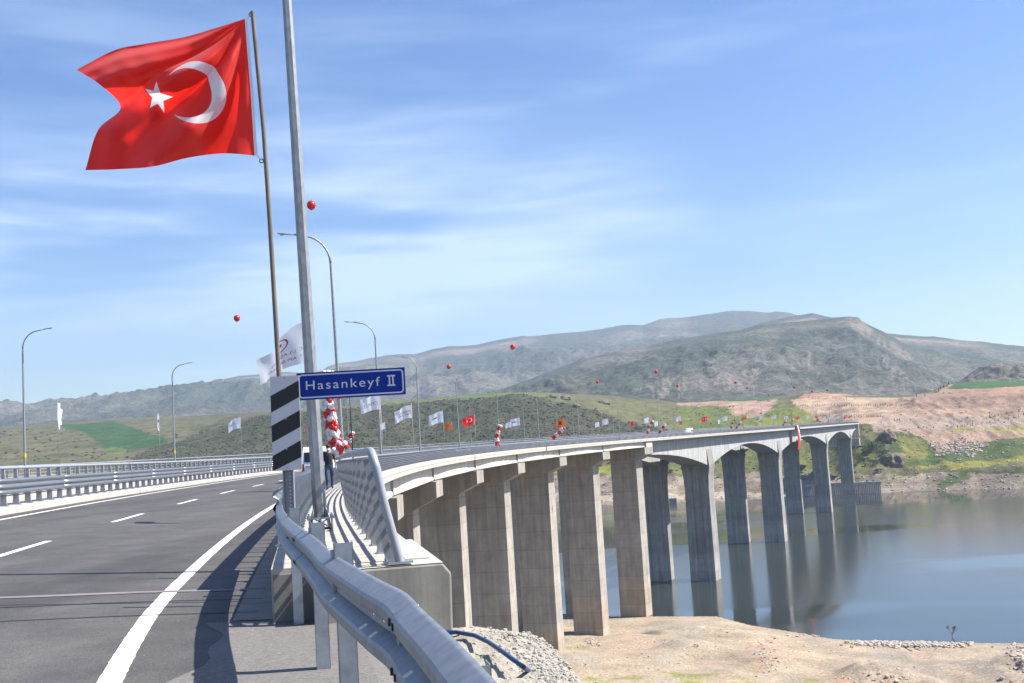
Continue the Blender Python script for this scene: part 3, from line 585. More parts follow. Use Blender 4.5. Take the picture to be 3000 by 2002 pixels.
for poly, c_, k_ in [([(1640, 1990), (1780, 1972), (1960, 1970), (2100, 1975), (2250, 1985), (2450, 1992), (2450, 2100), (1600, 2100)], (.22, .24, .06), .7), ([(1520, 1890), (1650, 1880), (1720, 1870), (1720, 1900), (1540, 1910)], (.22, .23, .08), .6),
                 ([(1540, 1995), (1640, 1965), (1700, 1950), (1760, 1955), (1780, 1975), (1640, 1990)], (.40, .215, .14), .8), ([(1560, 1800), (1640, 1800), (1640, 1880), (1560, 1880)], (.36, .28, .15), .5),
                 ([(2180, 1880), (2300, 1880), (2330, 1960), (2190, 1960)], (.42, .27, .19), .6), ([(2440, 1985), (2540, 1965), (2640, 1975), (2740, 2002), (2440, 2040)], (.42, .26, .18), .8)]:
    mk = (in_poly(rx+(n_-.47)*60, ry+(n_-.47)*30, poly)*gr*k_)[..., None]; bc = bc*(1-mk)+np.array(c_)*mk
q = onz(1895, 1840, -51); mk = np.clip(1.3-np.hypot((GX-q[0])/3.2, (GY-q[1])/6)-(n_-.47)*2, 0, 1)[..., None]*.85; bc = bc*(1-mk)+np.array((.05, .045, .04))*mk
wet = np.clip(1-np.abs(dsh-1.5)/4, 0, 1)[..., None]*.35; bc = bc*(1-wet)+np.array((.27, .22, .16))*wet
grid_mesh('near_bank', Bk, 'bank_ground', bc)
def bank_z(X, Y):
    i, j = np.searchsorted(by_, Y)-1, np.searchsorted(bx_, X)-1; return float(Z[i, j])
def bank_pt(px, py):
    q = onz(px, py, -51.0)
    for _ in range(8): q = onz(px, py, bank_z(q[0], q[1]))
    return q

# ---- ground of the approach embankment, road sheets
g = MB()
rows = [[at(s, o_, zr(s, o_)-d_) for o_, d_ in ((1.1, .75), (.3, .5), (-.2, .14), (-3, .12), (-8, .12), (-14, .12))]+[at(s, -17, zt(s, -17)-.2), at(s, -45, zt(s, -30)-.3), at(s, -120, -6)] for s in (-40, -20, -8, -4, 0, .9)]
g.loft(rows); tag(g.build('embankment_ground', 'concrete_old', fix=False), kind='structure')
r_ = MB()
rows = [[at(s, -0.35, zr(s, -1.3)-.04), at(s, -1.36, zr(s, -1.36)), at(s, -4, zr(s, -4)), at(s, -7, zr(s, -7)), at(s, -10.45, zr(s, -10.45))] for s in [-40, -20, -12, -9, -6, -4, -3, -2, -1, 0, .6]]
rows += [[at(s, -1.24+.001*i if i < 2 else (-4, -7, -10.45)[i-2], zr(s, -1.24 if i < 2 else (-4, -7, -10.45)[i-2])) for i in range(5)] for s in ss(.62, S_END+40, 3)]
r_.loft(rows); road = tag(r_.build('road', 'asphalt', fix=False), kind='structure')
r2 = MB(); r2.loft([[at(s, o_, zt(s, o_)) for o_ in (-19.2, -24, -28.9)] for s in ss(-40, S_END+40, 4)])
tag(r2.build('road', 'asphalt', fix=False), kind='structure')
asphalt_old = mat('asphalt_worn', (.165, .152, .138), .85, var=.35, vscale=28, bump=.008, bscale=60)
sh = MB(); rows = []
for s in ss(-14, .55, .35):
    jl = -1.75-.10*math.sin(s*1.3)-.06*math.sin(s*3.7); rows.append([at(s, o_, zr(s, min(o_, -1.3))+.004-(.03 if o_ > -.3 else 0)) for o_ in (jl, -1.3, -.8, -.45, -.25, -.02+.05*math.sin(s*2.1))])
sh.loft(rows); tag(sh.build('road_shoulder', 'asphalt_worn', fix=False), kind='structure')
for s0_ in np.arange(.62, 60, 1.5):
    gt = MB(); gt.loft([[at(s, o_, zr(s, o_)+.006) for o_ in (-1.62, -1.225)] for s in (s0_, s0_+.75, s0_+1.48)]); tag(gt.build('gutter_slab', 'concrete_gutter', road, fix=False))
def line(s0, s1, o_, wd, name, st=1.0, dz=.004, z=zr, m='road_paint', parent=None):
    mb = MB(); mb.loft([[at(s, o_-wd/2, z(s, o_-wd/2)+dz), at(s, o_+wd/2, z(s, o_+wd/2)+dz)] for s in ss(s0, s1, st)])
    return mb.build(name, m, parent=parent, fix=False)
def line_var(s0, s1, fo, wd, name):
    mb = MB(); mb.loft([[at(s, fo(s)-wd/2+random.uniform(-.004, .004), zr(s, fo(s))+.004+.05*wd/2), at(s, fo(s)+wd/2+random.uniform(-.004, .004), zr(s, fo(s))+.004-.05*wd/2)] for s in ss(s0, 20, .12)+ss(20.5, s1, 1.0)]); return mb.build(name, 'road_paint', parent=road, fix=False)
line_var(-12, S_END, lambda s: float(np.interp(s, [-12, -6, -2.75, -1, 1.2, 4, 10], [-1.75, -2.05, -2.26, -2.38, -2.50, -2.57, -2.6])), .175, 'edge_line'); line(-12, S_END, -9.75, .15, 'edge_line', 1.0, parent=road)
for k in range(18):
    s0 = 9.4+k*11.2; line(s0, s0+4.4, -6.25, .15, 'lane_dash', 1.0, parent=road)
def cross(s, o0, o1, wd, m, name, skew=0.0, dz=.007):
    mb = MB(); n = 24; rows = []
    for i in range(n+1):
        o_ = o0+(o1-o0)*i/n; sq = s+skew*(o_-o0)+.05*math.sin(o_*1.7); rows.append([at(sq, o_, zr(sq, o_)+dz), at(sq+wd, o_, zr(sq+wd, o_)+dz)])
    mb.loft(rows); return mb.build(name, m, parent=road, fix=False)
cross(1.3, -1.4, -10.4, .05, 'road_seam', 'joint_seam', .02); cross(2.6, -1.4, -10.4, .045, 'road_seam', 'joint_seam', .02); cross(3.6, -1.4, -10.4, .22, 'seam_pale', 'joint_strip', .02)

# ================================================================ BRIDGES
CAPS = [50.5, 91.5, 132, 173, 214, 255, 297, 337.5]
MAIN = [417, 552, 727, 898]; PL = 8.0
def soffit(s):
    pcs = [(p, p+PL) for p in MAIN]; edges = [(345.0, None)]+pcs+[(S_END, None)]
    for a, b_ in pcs:
        if a <= s <= b_: return zs(s)-11.3
    left = [b_ for a, b_ in pcs if b_ < s]; right = [a for a, b_ in pcs if a > s]
    if not left: d, h = right[0]-s, right[0]-345.0
    elif not right: d, h = s-left[-1], S_END-left[-1]
    else:
        h = (right[0]-left[-1])/2; d = min(s-left[-1], right[0]-s)
    return zs(s)-5.2-6.1*(1-d/h)**2
def bridge(dO, label, twin=False):
    """one carriageway bridge; dO shifts it to the left"""
    B = thing('concrete_bridge', label, 'bridge', at(0, dO, -2))
    org = np.array(B.location)
    def bd(mb, nm, m, parent=B, **k): 
        return mb.build(nm, m, parent, org=org if parent is B else org, **k)
    zz = (lambda s: zt(s, -18.0)+.12) if twin else zs
    zl = (lambda s: zt(s, -30.0)-.35) if twin else (lambda s: zr(s, -12)-.45)
    dz = (lambda s: zz(s)-zs(s))
    if not twin:
        seg = [(.36, 12, 1.0)]+[(a, b_, 3.0) for a, b_ in zip([12.02]+[c_+3.5 for c_ in CAPS], [c_+3.48 for c_ in CAPS]+[420])]+[(420.02, 690, 6), (690.02, S_END, 6)]
        for a, b_, st in seg:
            bd(strip(MB(), a, b_, [(-1.22, zs), (.35, zs), (.35, lambda s: zs(s)-.44), (.31, lambda s: zs(s)-.46), (.31, lambda s: zs(s)-.88), (-1.22, lambda s: zs(s)-.88)], st), 'walkway', 'concrete_walk')
        bd(strip(MB(), .02, S_END, [(-1.222, lambda s: zr(s, -1.25)-.03), (-10.448, lambda s: zr(s, -10.4)-.03), (-10.448, lambda s: zr(s, -10.4)-.5), (-1.222, lambda s: zs(s)-.88)], 3), 'deck_slab', 'concrete_girder')
        for i, (a, b_) in enumerate(zip(np.arange(.02, S_END-1, 24.25), np.arange(24.25, S_END+1, 24.25))):
            bd(strip(MB(), a, b_-.02, [(-10.45, lambda s: zr(s, -10.45)+.17), (-10.50, lambda s: zr(s, -10.5)+.2), (-11.7, lambda s: zr(s, -11.7)+.2), (-11.7, lambda s: zr(s, -11.7)-.45), (-10.45, lambda s: zr(s, -10.45)-.45)], 3), 'kerb', 'concrete_walk')
        bd(strip(MB(), .02, S_END, [(-11.702, lambda s: zr(s, -11.7)-.2), (-13.5, zl), (-13.5, lambda s: zl(s)-.4), (-11.702, lambda s: zr(s, -11.7)-.6)], 3), 'deck_edge', 'concrete_light')
    else:
        bd(strip(MB(), .02, S_END, [(-18, lambda s: zt(s, -18)+.14), (-19.2, lambda s: zt(s, -19.2)+.14), (-19.2, lambda s: zt(s, -19.2)-.5), (-18, lambda s: zt(s, -18)-.8)], 3), 'kerb', 'concrete_walk')
        bd(strip(MB(), .02, S_END, [(-19.202, lambda s: zt(s, -19.2)-.03), (-28.9, lambda s: zt(s, -28.9)-.03), (-28.9, lambda s: zt(s, -28.9)-.5), (-19.202, lambda s: zt(s, -19.2)-.8)], 3), 'deck_slab', 'concrete_girder')
        bd(strip(MB(), .02, S_END, [(-28.902, lambda s: zt(s, -28.9)+.3), (-30.9, lambda s: zt(s, -30.9)+.3), (-30.9, lambda s: zt(s, -30.9)-.6), (-28.902, lambda s: zt(s, -28.9)-.6)], 3), 'walkway', 'concrete_walk')
    base = lambda s, z: zs(s)+(dz(s) if twin else 0)+z
    C0 = -7.35+dO
    # approach spans: straight precast girders
    st = [0.4]+CAPS
    for a, b_ in zip(st[:-1], st[1:]):
        sa, sb = a+(2.9 if a > 1 else 0), b_+2.3
        for k, og in enumerate([-.98, -3.1, -5.6, -8.1, -10.6, -13.0]):
            p, q = at(sa, og+dO, base(sa, 0)), at(sb, og+dO, base(sb, 0)); d = (q-p); d /= np.linalg.norm(d); n = np.cross(d, UP); n /= np.linalg.norm(n)
            prof = [(-.14, -.90), (.14, -.90), (.14, -2.12), (.36, -2.34), (.36, -2.58), (-.36, -2.58), (-.36, -2.34), (-.14, -2.12)]
            mb = MB(); mb.loft([[e+n*x+UP*z for x, z in prof] for e in (p, q)], close=True, caps=True)
            bd(mb, 'girder', 'concrete_girder')
            if k == 0:
                mb = MB(); mb.box(p+d*.5+n*.05-UP*1.75, d*.5, n*.30, UP*.83); bd(mb, 'girder_end', 'concrete_girder')
    for i, s in enumerate(CAPS):
        last = i == len(CAPS)-1; f, r, zc = fwd(s), rgt(s), base(s, 0); t_ = 7.0
        gz = -60.0
        cc = at(s, C0, 0); he, hc = 7.25, 4.05
        top, eb, cb = zc-2.72, zc-4.75, zc-6.25
        if last: top = zc-2.72
        prof = [(he, top), (he, eb), (hc, cb), (-hc, cb), (-he, eb), (-he, top)]
        mb = MB(); mb.loft([[cc+r*x+UP*z+f*y for x, z in prof] for y in (0, t_+(1.0 if last else 0))], close=True, caps=True); cap = bd(mb, 'pier_cap', 'concrete_pier')
        if last:
            mb = MB(); mb.box(cc+r*(he-1.1)+f*4.9+UP*(zc-1.85), r*1.1, f*3.0, UP*.85); mb2 = mb
            bd(mb2, 'end_block', 'concrete_light')
        else:
            for og in [-.98, -3.1, -5.6, -8.1, -10.6, -13.0]:
                mb = MB(); mb.box(at(s, og+dO, top+.07)+f*.5, r*.3, f*.35, UP*.065); bd(mb, 'bearing', 'dark')
        mb = MB(); hb = hc
        c4 = lambda z, h, y0, y1: [cc+r*-h+f*y0+UP*z, cc+r*h+f*y0+UP*z, cc+r*h+f*y1+UP*z, cc+r*-h+f*y1+UP*z]
        mb.box8(c4(gz, hb, .45, t_-.55), c4(cb+.002, hb, .45, t_-.55)); bd(mb, 'pier', 'concrete_pier')
    # main spans: box girder of varying depth on flared piers
    cuts = [345.0]
    for p in MAIN: cuts += [p, p+PL]
    cuts.append(S_END)
    for a, b_ in zip(cuts[:-1], cuts[1:]):
        rows = []
        for s in ss(a, b_-.02, 3.0):
            sb = (soffit(s)-zs(s)); z0 = base(s, 0)
            rows.append([at(s, o_+dO, z0+z) for o_, z in [(.0, -.885), (-2.65, -1.5), (-2.65, sb), (-11.9, sb), (-11.9, -1.5), (-13.4, -.885)]])
        mb = MB(); mb.loft(rows, close=True, caps=True); bd(mb, 'box_girder', 'concrete_box')
    for s in MAIN:
        f, r, zc = fwd(s+4), rgt(s+4), base(s, 0); cc = at(s, C0+.05, 0)
        mb = MB(); rows = []
        for z, h in [(-62, 4.75), (zc-30, 4.55), (zc-20, 4.5), (zc-15, 4.75), (zc-12.2, 5.25), (zc-11.3, 5.3), (zc-5.6, 4.67)]:
            rows.append([cc+r*-h+f*.12+UP*z, cc+r*(-h*.36)+f*.12+UP*z, cc+r*(-h*.34)+f*.45+UP*z, cc+r*(h*.34)+f*.45+UP*z, cc+r*(h*.36)+f*.12+UP*z, cc+r*h+f*.12+UP*z, cc+r*h+f*(PL-.12)+UP*z, cc+r*-h+f*(PL-.12)+UP*z] if z < zc-12.3 else
                        [cc+r*-h+f*.12+UP*z, cc+r*(-h*.36)+f*.12+UP*z, cc+r*(-h*.34)+f*.13+UP*z, cc+r*(h*.34)+f*.13+UP*z, cc+r*(h*.36)+f*.12+UP*z, cc+r*h+f*.12+UP*z, cc+r*h+f*(PL-.12)+UP*z, cc+r*-h+f*(PL-.12)+UP*z])
        mb.loft(rows, close=True, caps=True); bd(mb, 'pier', 'concrete_main_pier')
    mb = MB(); z0 = base(S_END, 0); f, r = fwd(S_END), rgt(S_END); mb.box(at(S_END, C0, z0-6)+f*3, r*7.0, f*3, UP*5.0); bd(mb, 'abutment', 'concrete_light')
    mb = MB(); mb.box(at(S_END-12, C0, z0-15)+f*3, r*7.5, f*6, UP*3.0); bd(mb, 'footing', 'concrete_box')
    return B, bd
BR, bd = bridge(0.0, 'long curved concrete viaduct carrying the banked road with walkway on its edge')
BT, _ = bridge(-17.7, 'second concrete viaduct running behind the first, seen as darker piers', twin=True)
# end block of the abutment (weathered concrete under the walkway end)
f, r = fwd(0), rgt(0); e = at(-.16, 0, 0); mb = MB()
def blk(o0, o1, z0, z1, y0, y1): return [e+r*o0+f*y0+UP*z0, e+r*o1+f*y0+UP*z0, e+r*o1+f*y1+UP*z0, e+r*o0+f*y1+UP*z0], [e+r*o0+f*y0+UP*z1, e+r*o1+f*y0+UP*z1, e+r*o1+f*y1+UP*z1, e+r*o0+f*y1+UP*z1]
rows = [[e+r*o_+UP*z+f*y for o_, z in [(-.78, -2.4), (.47, -2.4), (.50, -1.22), (.42, -1.12), (-.78, -1.12)]] for y in (0.0, .7, 3.2)]
mb.loft(rows, close=True, caps=True); o = bd(mb, 'abutment_block', 'concrete_old')
mod = o.modifiers.new('bevel', 'BEVEL'); mod.width = .02; mod.segments = 2
mb = MB(); mb.loft([[e+r*o_+UP*z+f*y for o_, z in [(-1.20, -2.4), (-.79, -2.4), (-.79, -1.16), (-1.20, -1.16)]] for y in (.5, 3.0)], close=True, caps=True); bd(mb, 'kerb_block', 'concrete_old')
mb = MB(); mb.add([e+r*o_+f*y+UP*(-1.113) for o_, y in [(-.77, .01), (.425, .01), (.425, 3.1), (-.77, 3.1)]], [(0, 1, 2, 3)]); bd(mb, 'walkway_end', 'concrete_walk', fix=False)
# expansion joint lines across the walkway
for s in list(np.arange(.9, 40, 1.15)):
    mb = MB(); mb.add([at(s, -1.2, zs(s)+.004), at(s, .33, zs(s)+.004), at(s+.012, .33, zs(s)+.004), at(s+.012, -1.2, zs(s)+.004)], [(0, 1, 2, 3)]); bd(mb, 'walkway_joint', 'concrete_old', fix=False)

# ================================================================ RAILINGS AND BARRIERS
def group_thing(name, label, cat, s, o, z): 
    B = thing(name, label, cat, at(s, o, z)); return B, np.array(B.location)
def railH(s): return float(np.interp(s, [0, 10, 60, 1000], [1.1, 1.12, 1.22, 1.22]))
W_PROF = [(0, 0), (.018, .006), (.075, .040), (.083, .055), (.083, .085), (.075, .098), (.016, .135), (.012, .155), (.016, .175), (.075, .212), (.083, .225), (.083, .255), (.075, .27), (.018, .304), (0, .31)]
T_PROF = W_PROF[:-1]+[(.012, .325), (.018, .345)]+[(d, z+.196) for d, z in W_PROF[9:]]
# -- walkway railing
RL, org = group_thing('walkway_railing', 'grey pipe railing with leaning plate posts along the outer edge of the walkway', 'railing', 0, 0, -1.1)
def rail_post(s, mb, o0=0.0, zf=zs, lean=-.2, plates=True):
    z0, h = zf(s), railH(s); f, r = fwd(s), rgt(s); b0 = at(s, o0-.02, z0+.012); t0 = b0+r*lean+UP*(h-.09)
    mb.box8([b0-r*.085-f*.013, b0+r*.085-f*.013, b0+r*.085+f*.013, b0-r*.085+f*.013], [t0-r*.065-f*.013, t0+r*.065-f*.013, t0+r*.065+f*.013, t0-r*.065+f*.013])
    if plates: mb.box(at(s, o0-.02, z0+.008), r*.11, f*.07, UP*.008)
    return b0
for s in np.arange(.12, 18, 1.15):
    mb = MB(); b0 = rail_post(s, mb, plates=False); po = mb.build('post', 'grey_paint', RL, org=org)
    mb = MB(); f, r = fwd(s), rgt(s); mb.box(at(s, -.02, zs(s)+.006), r*.11, f*.075, UP*.008)
    for a, c_ in ((-.085, .05), (.085, .05), (-.085, -.05), (.085, -.05)): mb.tube([at(s, -.02+a, zs(s)+.01)+f*c_, at(s, -.02+a, zs(s)+.045)+f*c_], .011, 6)
    mb.build('base_plate', 'galv', po, org=org)
mb = MB()
for s in np.arange(18.52, S_END, 1.15): rail_post(s, mb)
tag(mb.build('far_posts', 'grey_paint', RL, org=org, fix=False), kind='stuff')
for k in range(6):
    mb = MB(); rows = []
    fr = .17+.128*k
    mb.tube([at(s, -.02-.2*fr, zs(s)+railH(s)*fr) for s in [0.0]+list(np.arange(1, 60, 1.5))+list(np.arange(60, S_END, 6))], .024, 6)
    smooth_by_angle(mb.build('pipe', 'grey_pipe', RL, org=org), 60)
mb = MB()
pts = [at(-.06, .02, zs(0)+.01), at(-.05, -.11, zs(0)+.6), at(-.04, -.165, zs(0)+.93), at(-.02, -.19, zs(0)+1.03), at(.06, -.2, zs(0)+1.085), at(.2, -.205, zs(0)+1.10)]
mb.tube(pts+[at(s, -.21, zs(s)+railH(s)) for s in list(np.arange(1, 60, 1.5))+list(np.arange(60, S_END, 6))], [.043]*6+[.043]*(len(list(np.arange(1, 60, 1.5))+list(np.arange(60, S_END, 6)))), 12, up_=(1, 0, .1))
smooth_by_angle(mb.build('handrail', 'grey_pipe', RL, org=org), 60)
mb = MB(); mb.box(at(-.06, .02, zs(0)+.014), rgt(0)*.12, fwd(0)*.08, UP*.008); mb.build('end_plate', 'galv', RL, org=org)

def beam_mesh(path, prof, side, holes=False):
    """path: list of (point at beam bottom back edge, right vector); side -1 faces left"""
    rows = [[p+r*side*d+UP*z for d, z in prof] for p, r in path]
    n = len(prof); mb = MB(); mb.v = [tuple(q) for row in rows for q in row]
    for i in range(len(rows)-1):
        for j in range(n-1): mb.f.append((i*n+j, i*n+j+1, (i+1)*n+j+1, (i+1)*n+j))
    return mb
def solid(o, th=.004):
    m_ = o.modifiers.new('sheet', 'SOLIDIFY'); m_.thickness = th; m_.offset = 0; m_.use_rim_only = False; return o
def barrier(name, label, o_post, side, h, zf, s0, s1, sp, n_near, prof, zb, pipe=None, rod=None, m='galv', near_from=None):
    B, org = group_thing(name, label, 'barrier', s0, o_post, zf(s0, o_post))
    S = list(np.arange(s0, s1, sp)); near = [s for s in S if near_from is not None and s >= near_from][:n_near]
    mbf = MB()
    for s in S:
        f, r = fwd(s), rgt(s); b0 = at(s, o_post, zf(s, o_post)); mb = MB() if s in near else mbf
        t0 = b0+UP*h
        mb.box8([b0-r*.10-f*.045, b0+r*.10-f*.045, b0+r*.10+f*.045, b0-r*.10+f*.045], [t0-r*.05-f*.045, t0+r*.05-f*.045, t0+r*.05+f*.045, t0-r*.05+f*.045])
        if s in near:
            po = mb.build('post', m, B, org=org); mb = MB(); mb.box(b0+UP*.008, r*.17, f*.12, UP*.009)
            for a, c_ in ((-.13, .08), (.13, .08), (-.13, -.08), (.13, -.08)): mb.tube([b0+r*a+f*c_, b0+r*a+f*c_+UP*.06], .014, 5)
            mb.build('base_plate', m, po, org=org)
    tag(mbf.build('far_posts', m, B, org=org, fix=False), kind='stuff')
    lim = 110 if s1 > 110 else s1; k = 0; a = s0
    while a < s1-.5:                                        # beam in lapped lengths
        b_ = min(a+(8.0 if a < lim else 80.0), s1)
        path = [(at(s, o_post+side*(.10-.003*(k % 2)), zf(s, o_post)+zb), rgt(s)) for s in ss(a, b_+.06, 1.5 if a < lim else 5)]
        solid(smooth_by_angle(beam_mesh(path, prof, side).build('beam', 'galv_beam', B, org=org, fix=False), 14)); a = b_; k += 1
    if pipe:
        mb = MB(); mb.tube([at(s, o_post, zf(s, o_post)+pipe) for s in ss(s0, min(s1, 140), 2)+(ss(146, s1, 6) if s1 > 146 else [])], .055, 8); smooth_by_angle(mb.build('top_pipe', 'grey_pipe', B, org=org), 60)
    if rod:
        mb = MB(); mb.tube([at(s, o_post-side*.1, zf(s, o_post)+rod) for s in ss(s0, min(s1, 140), 2)+(ss(146, s1, 6) if s1 > 146 else [])], .022, 6); smooth_by_angle(mb.build('low_rod', 'grey_pipe', B, org=org), 60)
    return B, org
barrier('crash_barrier', 'galvanised crash barrier on plate posts between carriageway and walkway', -1.08, -1, .80, lambda s, o: zs(s), 3.6, S_END, 1.0, 20, W_PROF, .40, near_from=3.6)
barrier('crash_barrier', 'three-wave crash barrier with top pipe on the white kerb across the road', -10.95, 1, 1.17, lambda s, o: zr(s, o)+.2, -6.0, S_END, 1.33, 40, T_PROF, .37, pipe=1.22, rod=.32, m='grey_paint', near_from=24)
barrier('crash_barrier', 'crash barrier standing on the second viaduct facing away', -18.6, -1, .85, lambda s, o: zt(s, o)+.14, -6.0, S_END, 2.0, 0, W_PROF, .48)
RT, org = group_thing('walkway_railing', 'pipe railing along the outer edge of the second viaduct', 'railing', -6, -30.5, -.5)
mb = MB(); zf = lambda s: zt(s, -30.5)+.3
for s in np.arange(-6, S_END, 2.0): rail_post(s, mb, -30.5, zf, .1, False)
tag(mb.build('far_posts', 'grey_paint', RT, org=org, fix=False), kind='stuff')
for fr in (.25, .5, .75, 1.0):
    mb = MB(); mb.tube([at(s, -30.45, zf(s)+railH(s)*fr) for s in ss(-6, 140, 3)+ss(146, S_END, 8)], .05 if fr == 1 else .024, 6); mb.build('handrail' if fr == 1 else 'pipe', 'grey_pipe', RT, org=org)

# -- guardrail of the approach, in the foreground
GP = [(2.9, -1.00, -.46), (0.06, -.95, -.50), (-2.75, -.83, -.49), (-5.0, -.67, -.475), (-6.9, -.51, -.66)]
GR, org = group_thing('guardrail', 'foreground W-beam guardrail curving past the end of the walkway', 'guardrail', -4, -.7, -1.7)
def so_of(p):
    d_ = np.array(p[:2])-np.array(P0); t0_ = CV[0, 2]; return d_@np.array((math.sin(t0_), math.cos(t0_))), d_@np.array((math.cos(t0_), -math.sin(t0_)))
crest = []
for px, py, z_ in [(804, 1433, -.575), (812, 1459, -.58), (820, 1495, -.58), (842, 1526, -.58), (887, 1560, -.57), (923, 1589, -.56), (959, 1629, -.55), (1168, 1749, -.53), (1231, 1816, -.53), (1285, 1861, -.53), (1405, 2002, -.525)]:
    a_, b_ = so_of(onz(px, py, z_)); crest.append((a_, b_, z_))
crest += [(crest[-1][0]-1.2, crest[-1][1]+.03, -.525), (-12.0, crest[-1][1]+.12, -.525)]
cs = np.array(crest)[::-1]
cs[:, 1] -= .045
_sf = np.arange(-12.0, 9.01, .05); _kn = np.exp(-np.linspace(-2, 2, 33)**2); _kn /= _kn.sum()
def _sm(v): return np.convolve(np.pad(v, 16, mode='reflect', reflect_type='odd'), _kn, 'valid')
_fo, _fz = _sm(np.interp(_sf, cs[:, 0], cs[:, 1])), _sm(np.interp(_sf, cs[:, 0], cs[:, 2]))
_fo += .012*np.exp(-((_sf+6.9)/.28)**2)                   # dent where the rail has been hit
def crest_at(s): return np.interp(s, _sf, _fo), np.interp(s, _sf, _fz)
for s, o_, zt_ in GP:
    o_ = crest_at(s)[0]+(.14 if s > -3 else .115)
    f, r = fwd(s), rgt(s); mb = MB(); z0 = -2.0; c_ = at(s, o_, 0); w2, d2, tk = .05, .06, .005
    for (a, b_, x0, x1) in ((-w2, w2, -d2, -d2+tk), (-w2, -w2+tk, -d2, d2), (w2-tk, w2, -d2, d2)):      # C section: web towards the camera, two flanges
        mb.box(c_+r*((a+b_)/2)+f*((x0+x1)/2)+UP*((z0+zt_)/2), r*((b_-a)/2), f*((x1-x0)/2), UP*((zt_-z0)/2))
    po = mb.build('post', 'galv', GR, org=org)
    mb = MB(); mb.box(c_+r*-.055+UP*(zt_-.16), r*.012, f*.045, UP*.12); mb.build('spacer', 'galv', po, org=org)
stub = onz(1397, 1944, -.90); f, r = fwd(-6), rgt(-6); mb = MB(); w2, d2, tk = .05, .06, .005
for (a, b_, x0, x1) in ((-w2, w2, -d2, -d2+tk), (-w2, -w2+tk, -d2, d2), (w2-tk, w2, -d2, d2)): mb.box(stub+r*((a+b_)/2)+f*((x0+x1)/2)-UP*.55, r*((b_-a)/2), f*((x1-x0)/2), UP*.55)
stp = mb.build('steel_post', 'galv', org=stub-UP*1.1); tag(stp, 'short lone galvanised channel post standing in the spilled concrete behind the guardrail', 'post')
HOLES = []
def gseg(a, b_, k):
    S = ss(a, b_, .05); path = []
    for s in S:
        o_, z = crest_at(s); o_ += .08; path.append((at(s, o_+.003*(k % 2), z-.31), rgt(s)))
    prof = W_PROF; mb = beam_mesh(path, prof, -1); n = len(prof); keep = []
    hole = set()
    for c_ in HOLES:
        if a < c_ < b_: i = int((c_-a)/(b_-a)*(len(S)-1)); hole |= {i*(n-1)+7}
    mb.f = [fc for i, fc in enumerate(mb.f) if i not in hole]
    return mb
HOLES = [-8.3, -8.05, -7.45, -7.2, -6.5, -6.25, -5.2, -4.95, -3.6, -3.4, -1.9, -1.7, .3]
ends = [-11.9, -7.3, -2.35, 2.3, 6.3]
for k, (a, b_) in enumerate(zip(ends[:-1], ends[1:])):
    bmx = gseg(a, b_+(.10 if k < 3 else 0), k).build('beam', 'galv_beam', GR, org=org, fix=False); solid(smooth_by_angle(bmx, 16))
    for ds in ((.04, .16) if k else ()):                     # splice bolts
        for zz_ in (.07, .24):
            o_, z = crest_at(a+ds); mb = MB(); p = at(a+ds, o_+.08, z-.31+zz_); mb.tube([p-rgt(0)*.080, p-rgt(0)*.0905], .014, 8); mb.build('bolt', 'dark', bmx, org=org)
mb = MB(); o_, z = crest_at(-.35); p = at(-.35, o_+.06, z-.145); mb.add([p+UP*.05-rgt(0)*.01-fwd(0)*.01, p-UP*.05-rgt(0)*.02-fwd(0)*.02, p-UP*.045+fwd(0)*.02+rgt(0)*.05-fwd(0)*.06], [(0, 1, 2)])
o = mb.build('reflector', 'red_reflector', GR, org=org, fix=False); solid(o, .006)

# ================================================================ STREET LAMPS
def lamp_meshes(h, oct_=8):
    pole = MB(); arm = MB(); head_ = MB()
    pole.tube([(0, 0, .0), (0, 0, h-1.7)], [.112, .062], oct_, a0=math.pi/8)
    pts = [(0, 0, h-1.7)]
    for i in range(1, 9):
        a = math.pi/2*i/8*.93; pts.append((-1.35*(1-math.cos(a)), 0, h-1.7+1.45*math.sin(a)))
    pts.append((-1.75, 0, h-.14)); arm.tube(pts, [.06]*2+[.05]*(len(pts)-2), 8, up_=(0, 1, 0))
    rows = []
    for x, w_, t_ in [(-1.68, .05, .05), (-1.85, .11, .05), (-2.1, .15, .045), (-2.4, .15, .035), (-2.5, .10, .02)]:
        z = h-.15+(-x-1.7)*.12; rows.append([(x, -w_, z-t_*.6), (x, w_, z-t_*.6), (x, w_*.9, z+t_*.4), (x, -w_*.9, z+t_*.4)])
    head_.loft(rows, close=True, caps=True)
    return pole.mesh('pole', 'galv_pole'), arm.mesh('arm', 'galv_pole', True), head_.mesh('lamp_head', 'grey_paint')
LM = lamp_meshes(12.55); lens = MB(); lens.box((-2.15, 0, 12.55-.15+.42*.12-.032), (.22, 0, .026), (0, .11, 0), (0, 0, .004)); LENS = lens.mesh('lamp_lens', 'lens')
def lamp(s, o, z, label, flip=False, group='street lamps along the viaducts', lean=0.0):
    t_ = thing('street_lamp', label, 'street lamp', at(s, o, z), group)
    t_.rotation_euler = (0, lean, -head(s)+(math.pi if flip else 0))
    for nm, me in zip(('pole', 'arm', 'lamp_head'), LM): 
        p = link(nm, me, t_)
        if nm == 'lamp_head': link('lamp_lens', LENS, p)
    return t_
LS = [6+38.8*k for k in range(25)]
t_ = lamp(LS[0], -.66, zs(6)+.20, 'thick galvanised eight-sided lamp pole standing on the walkway, carrying the blue sign', lean=-R(1.2), group=None)
f, r = fwd(6), rgt(6); c0 = at(6, -.66, 0); zb = zs(6); org = np.array(t_.location)
mb = MB(); q = lambda p: (p[0], p[1], p[2])
def local(mb_): return mb_
inv0 = t_.rotation_euler.to_matrix().inverted()
mb = MB(); mb.box((0, 0, .0), (.20, 0, 0), (0, .20, 0), (0, 0, .012)); bp_ = mb.build('base_plate', 'galv', t_)
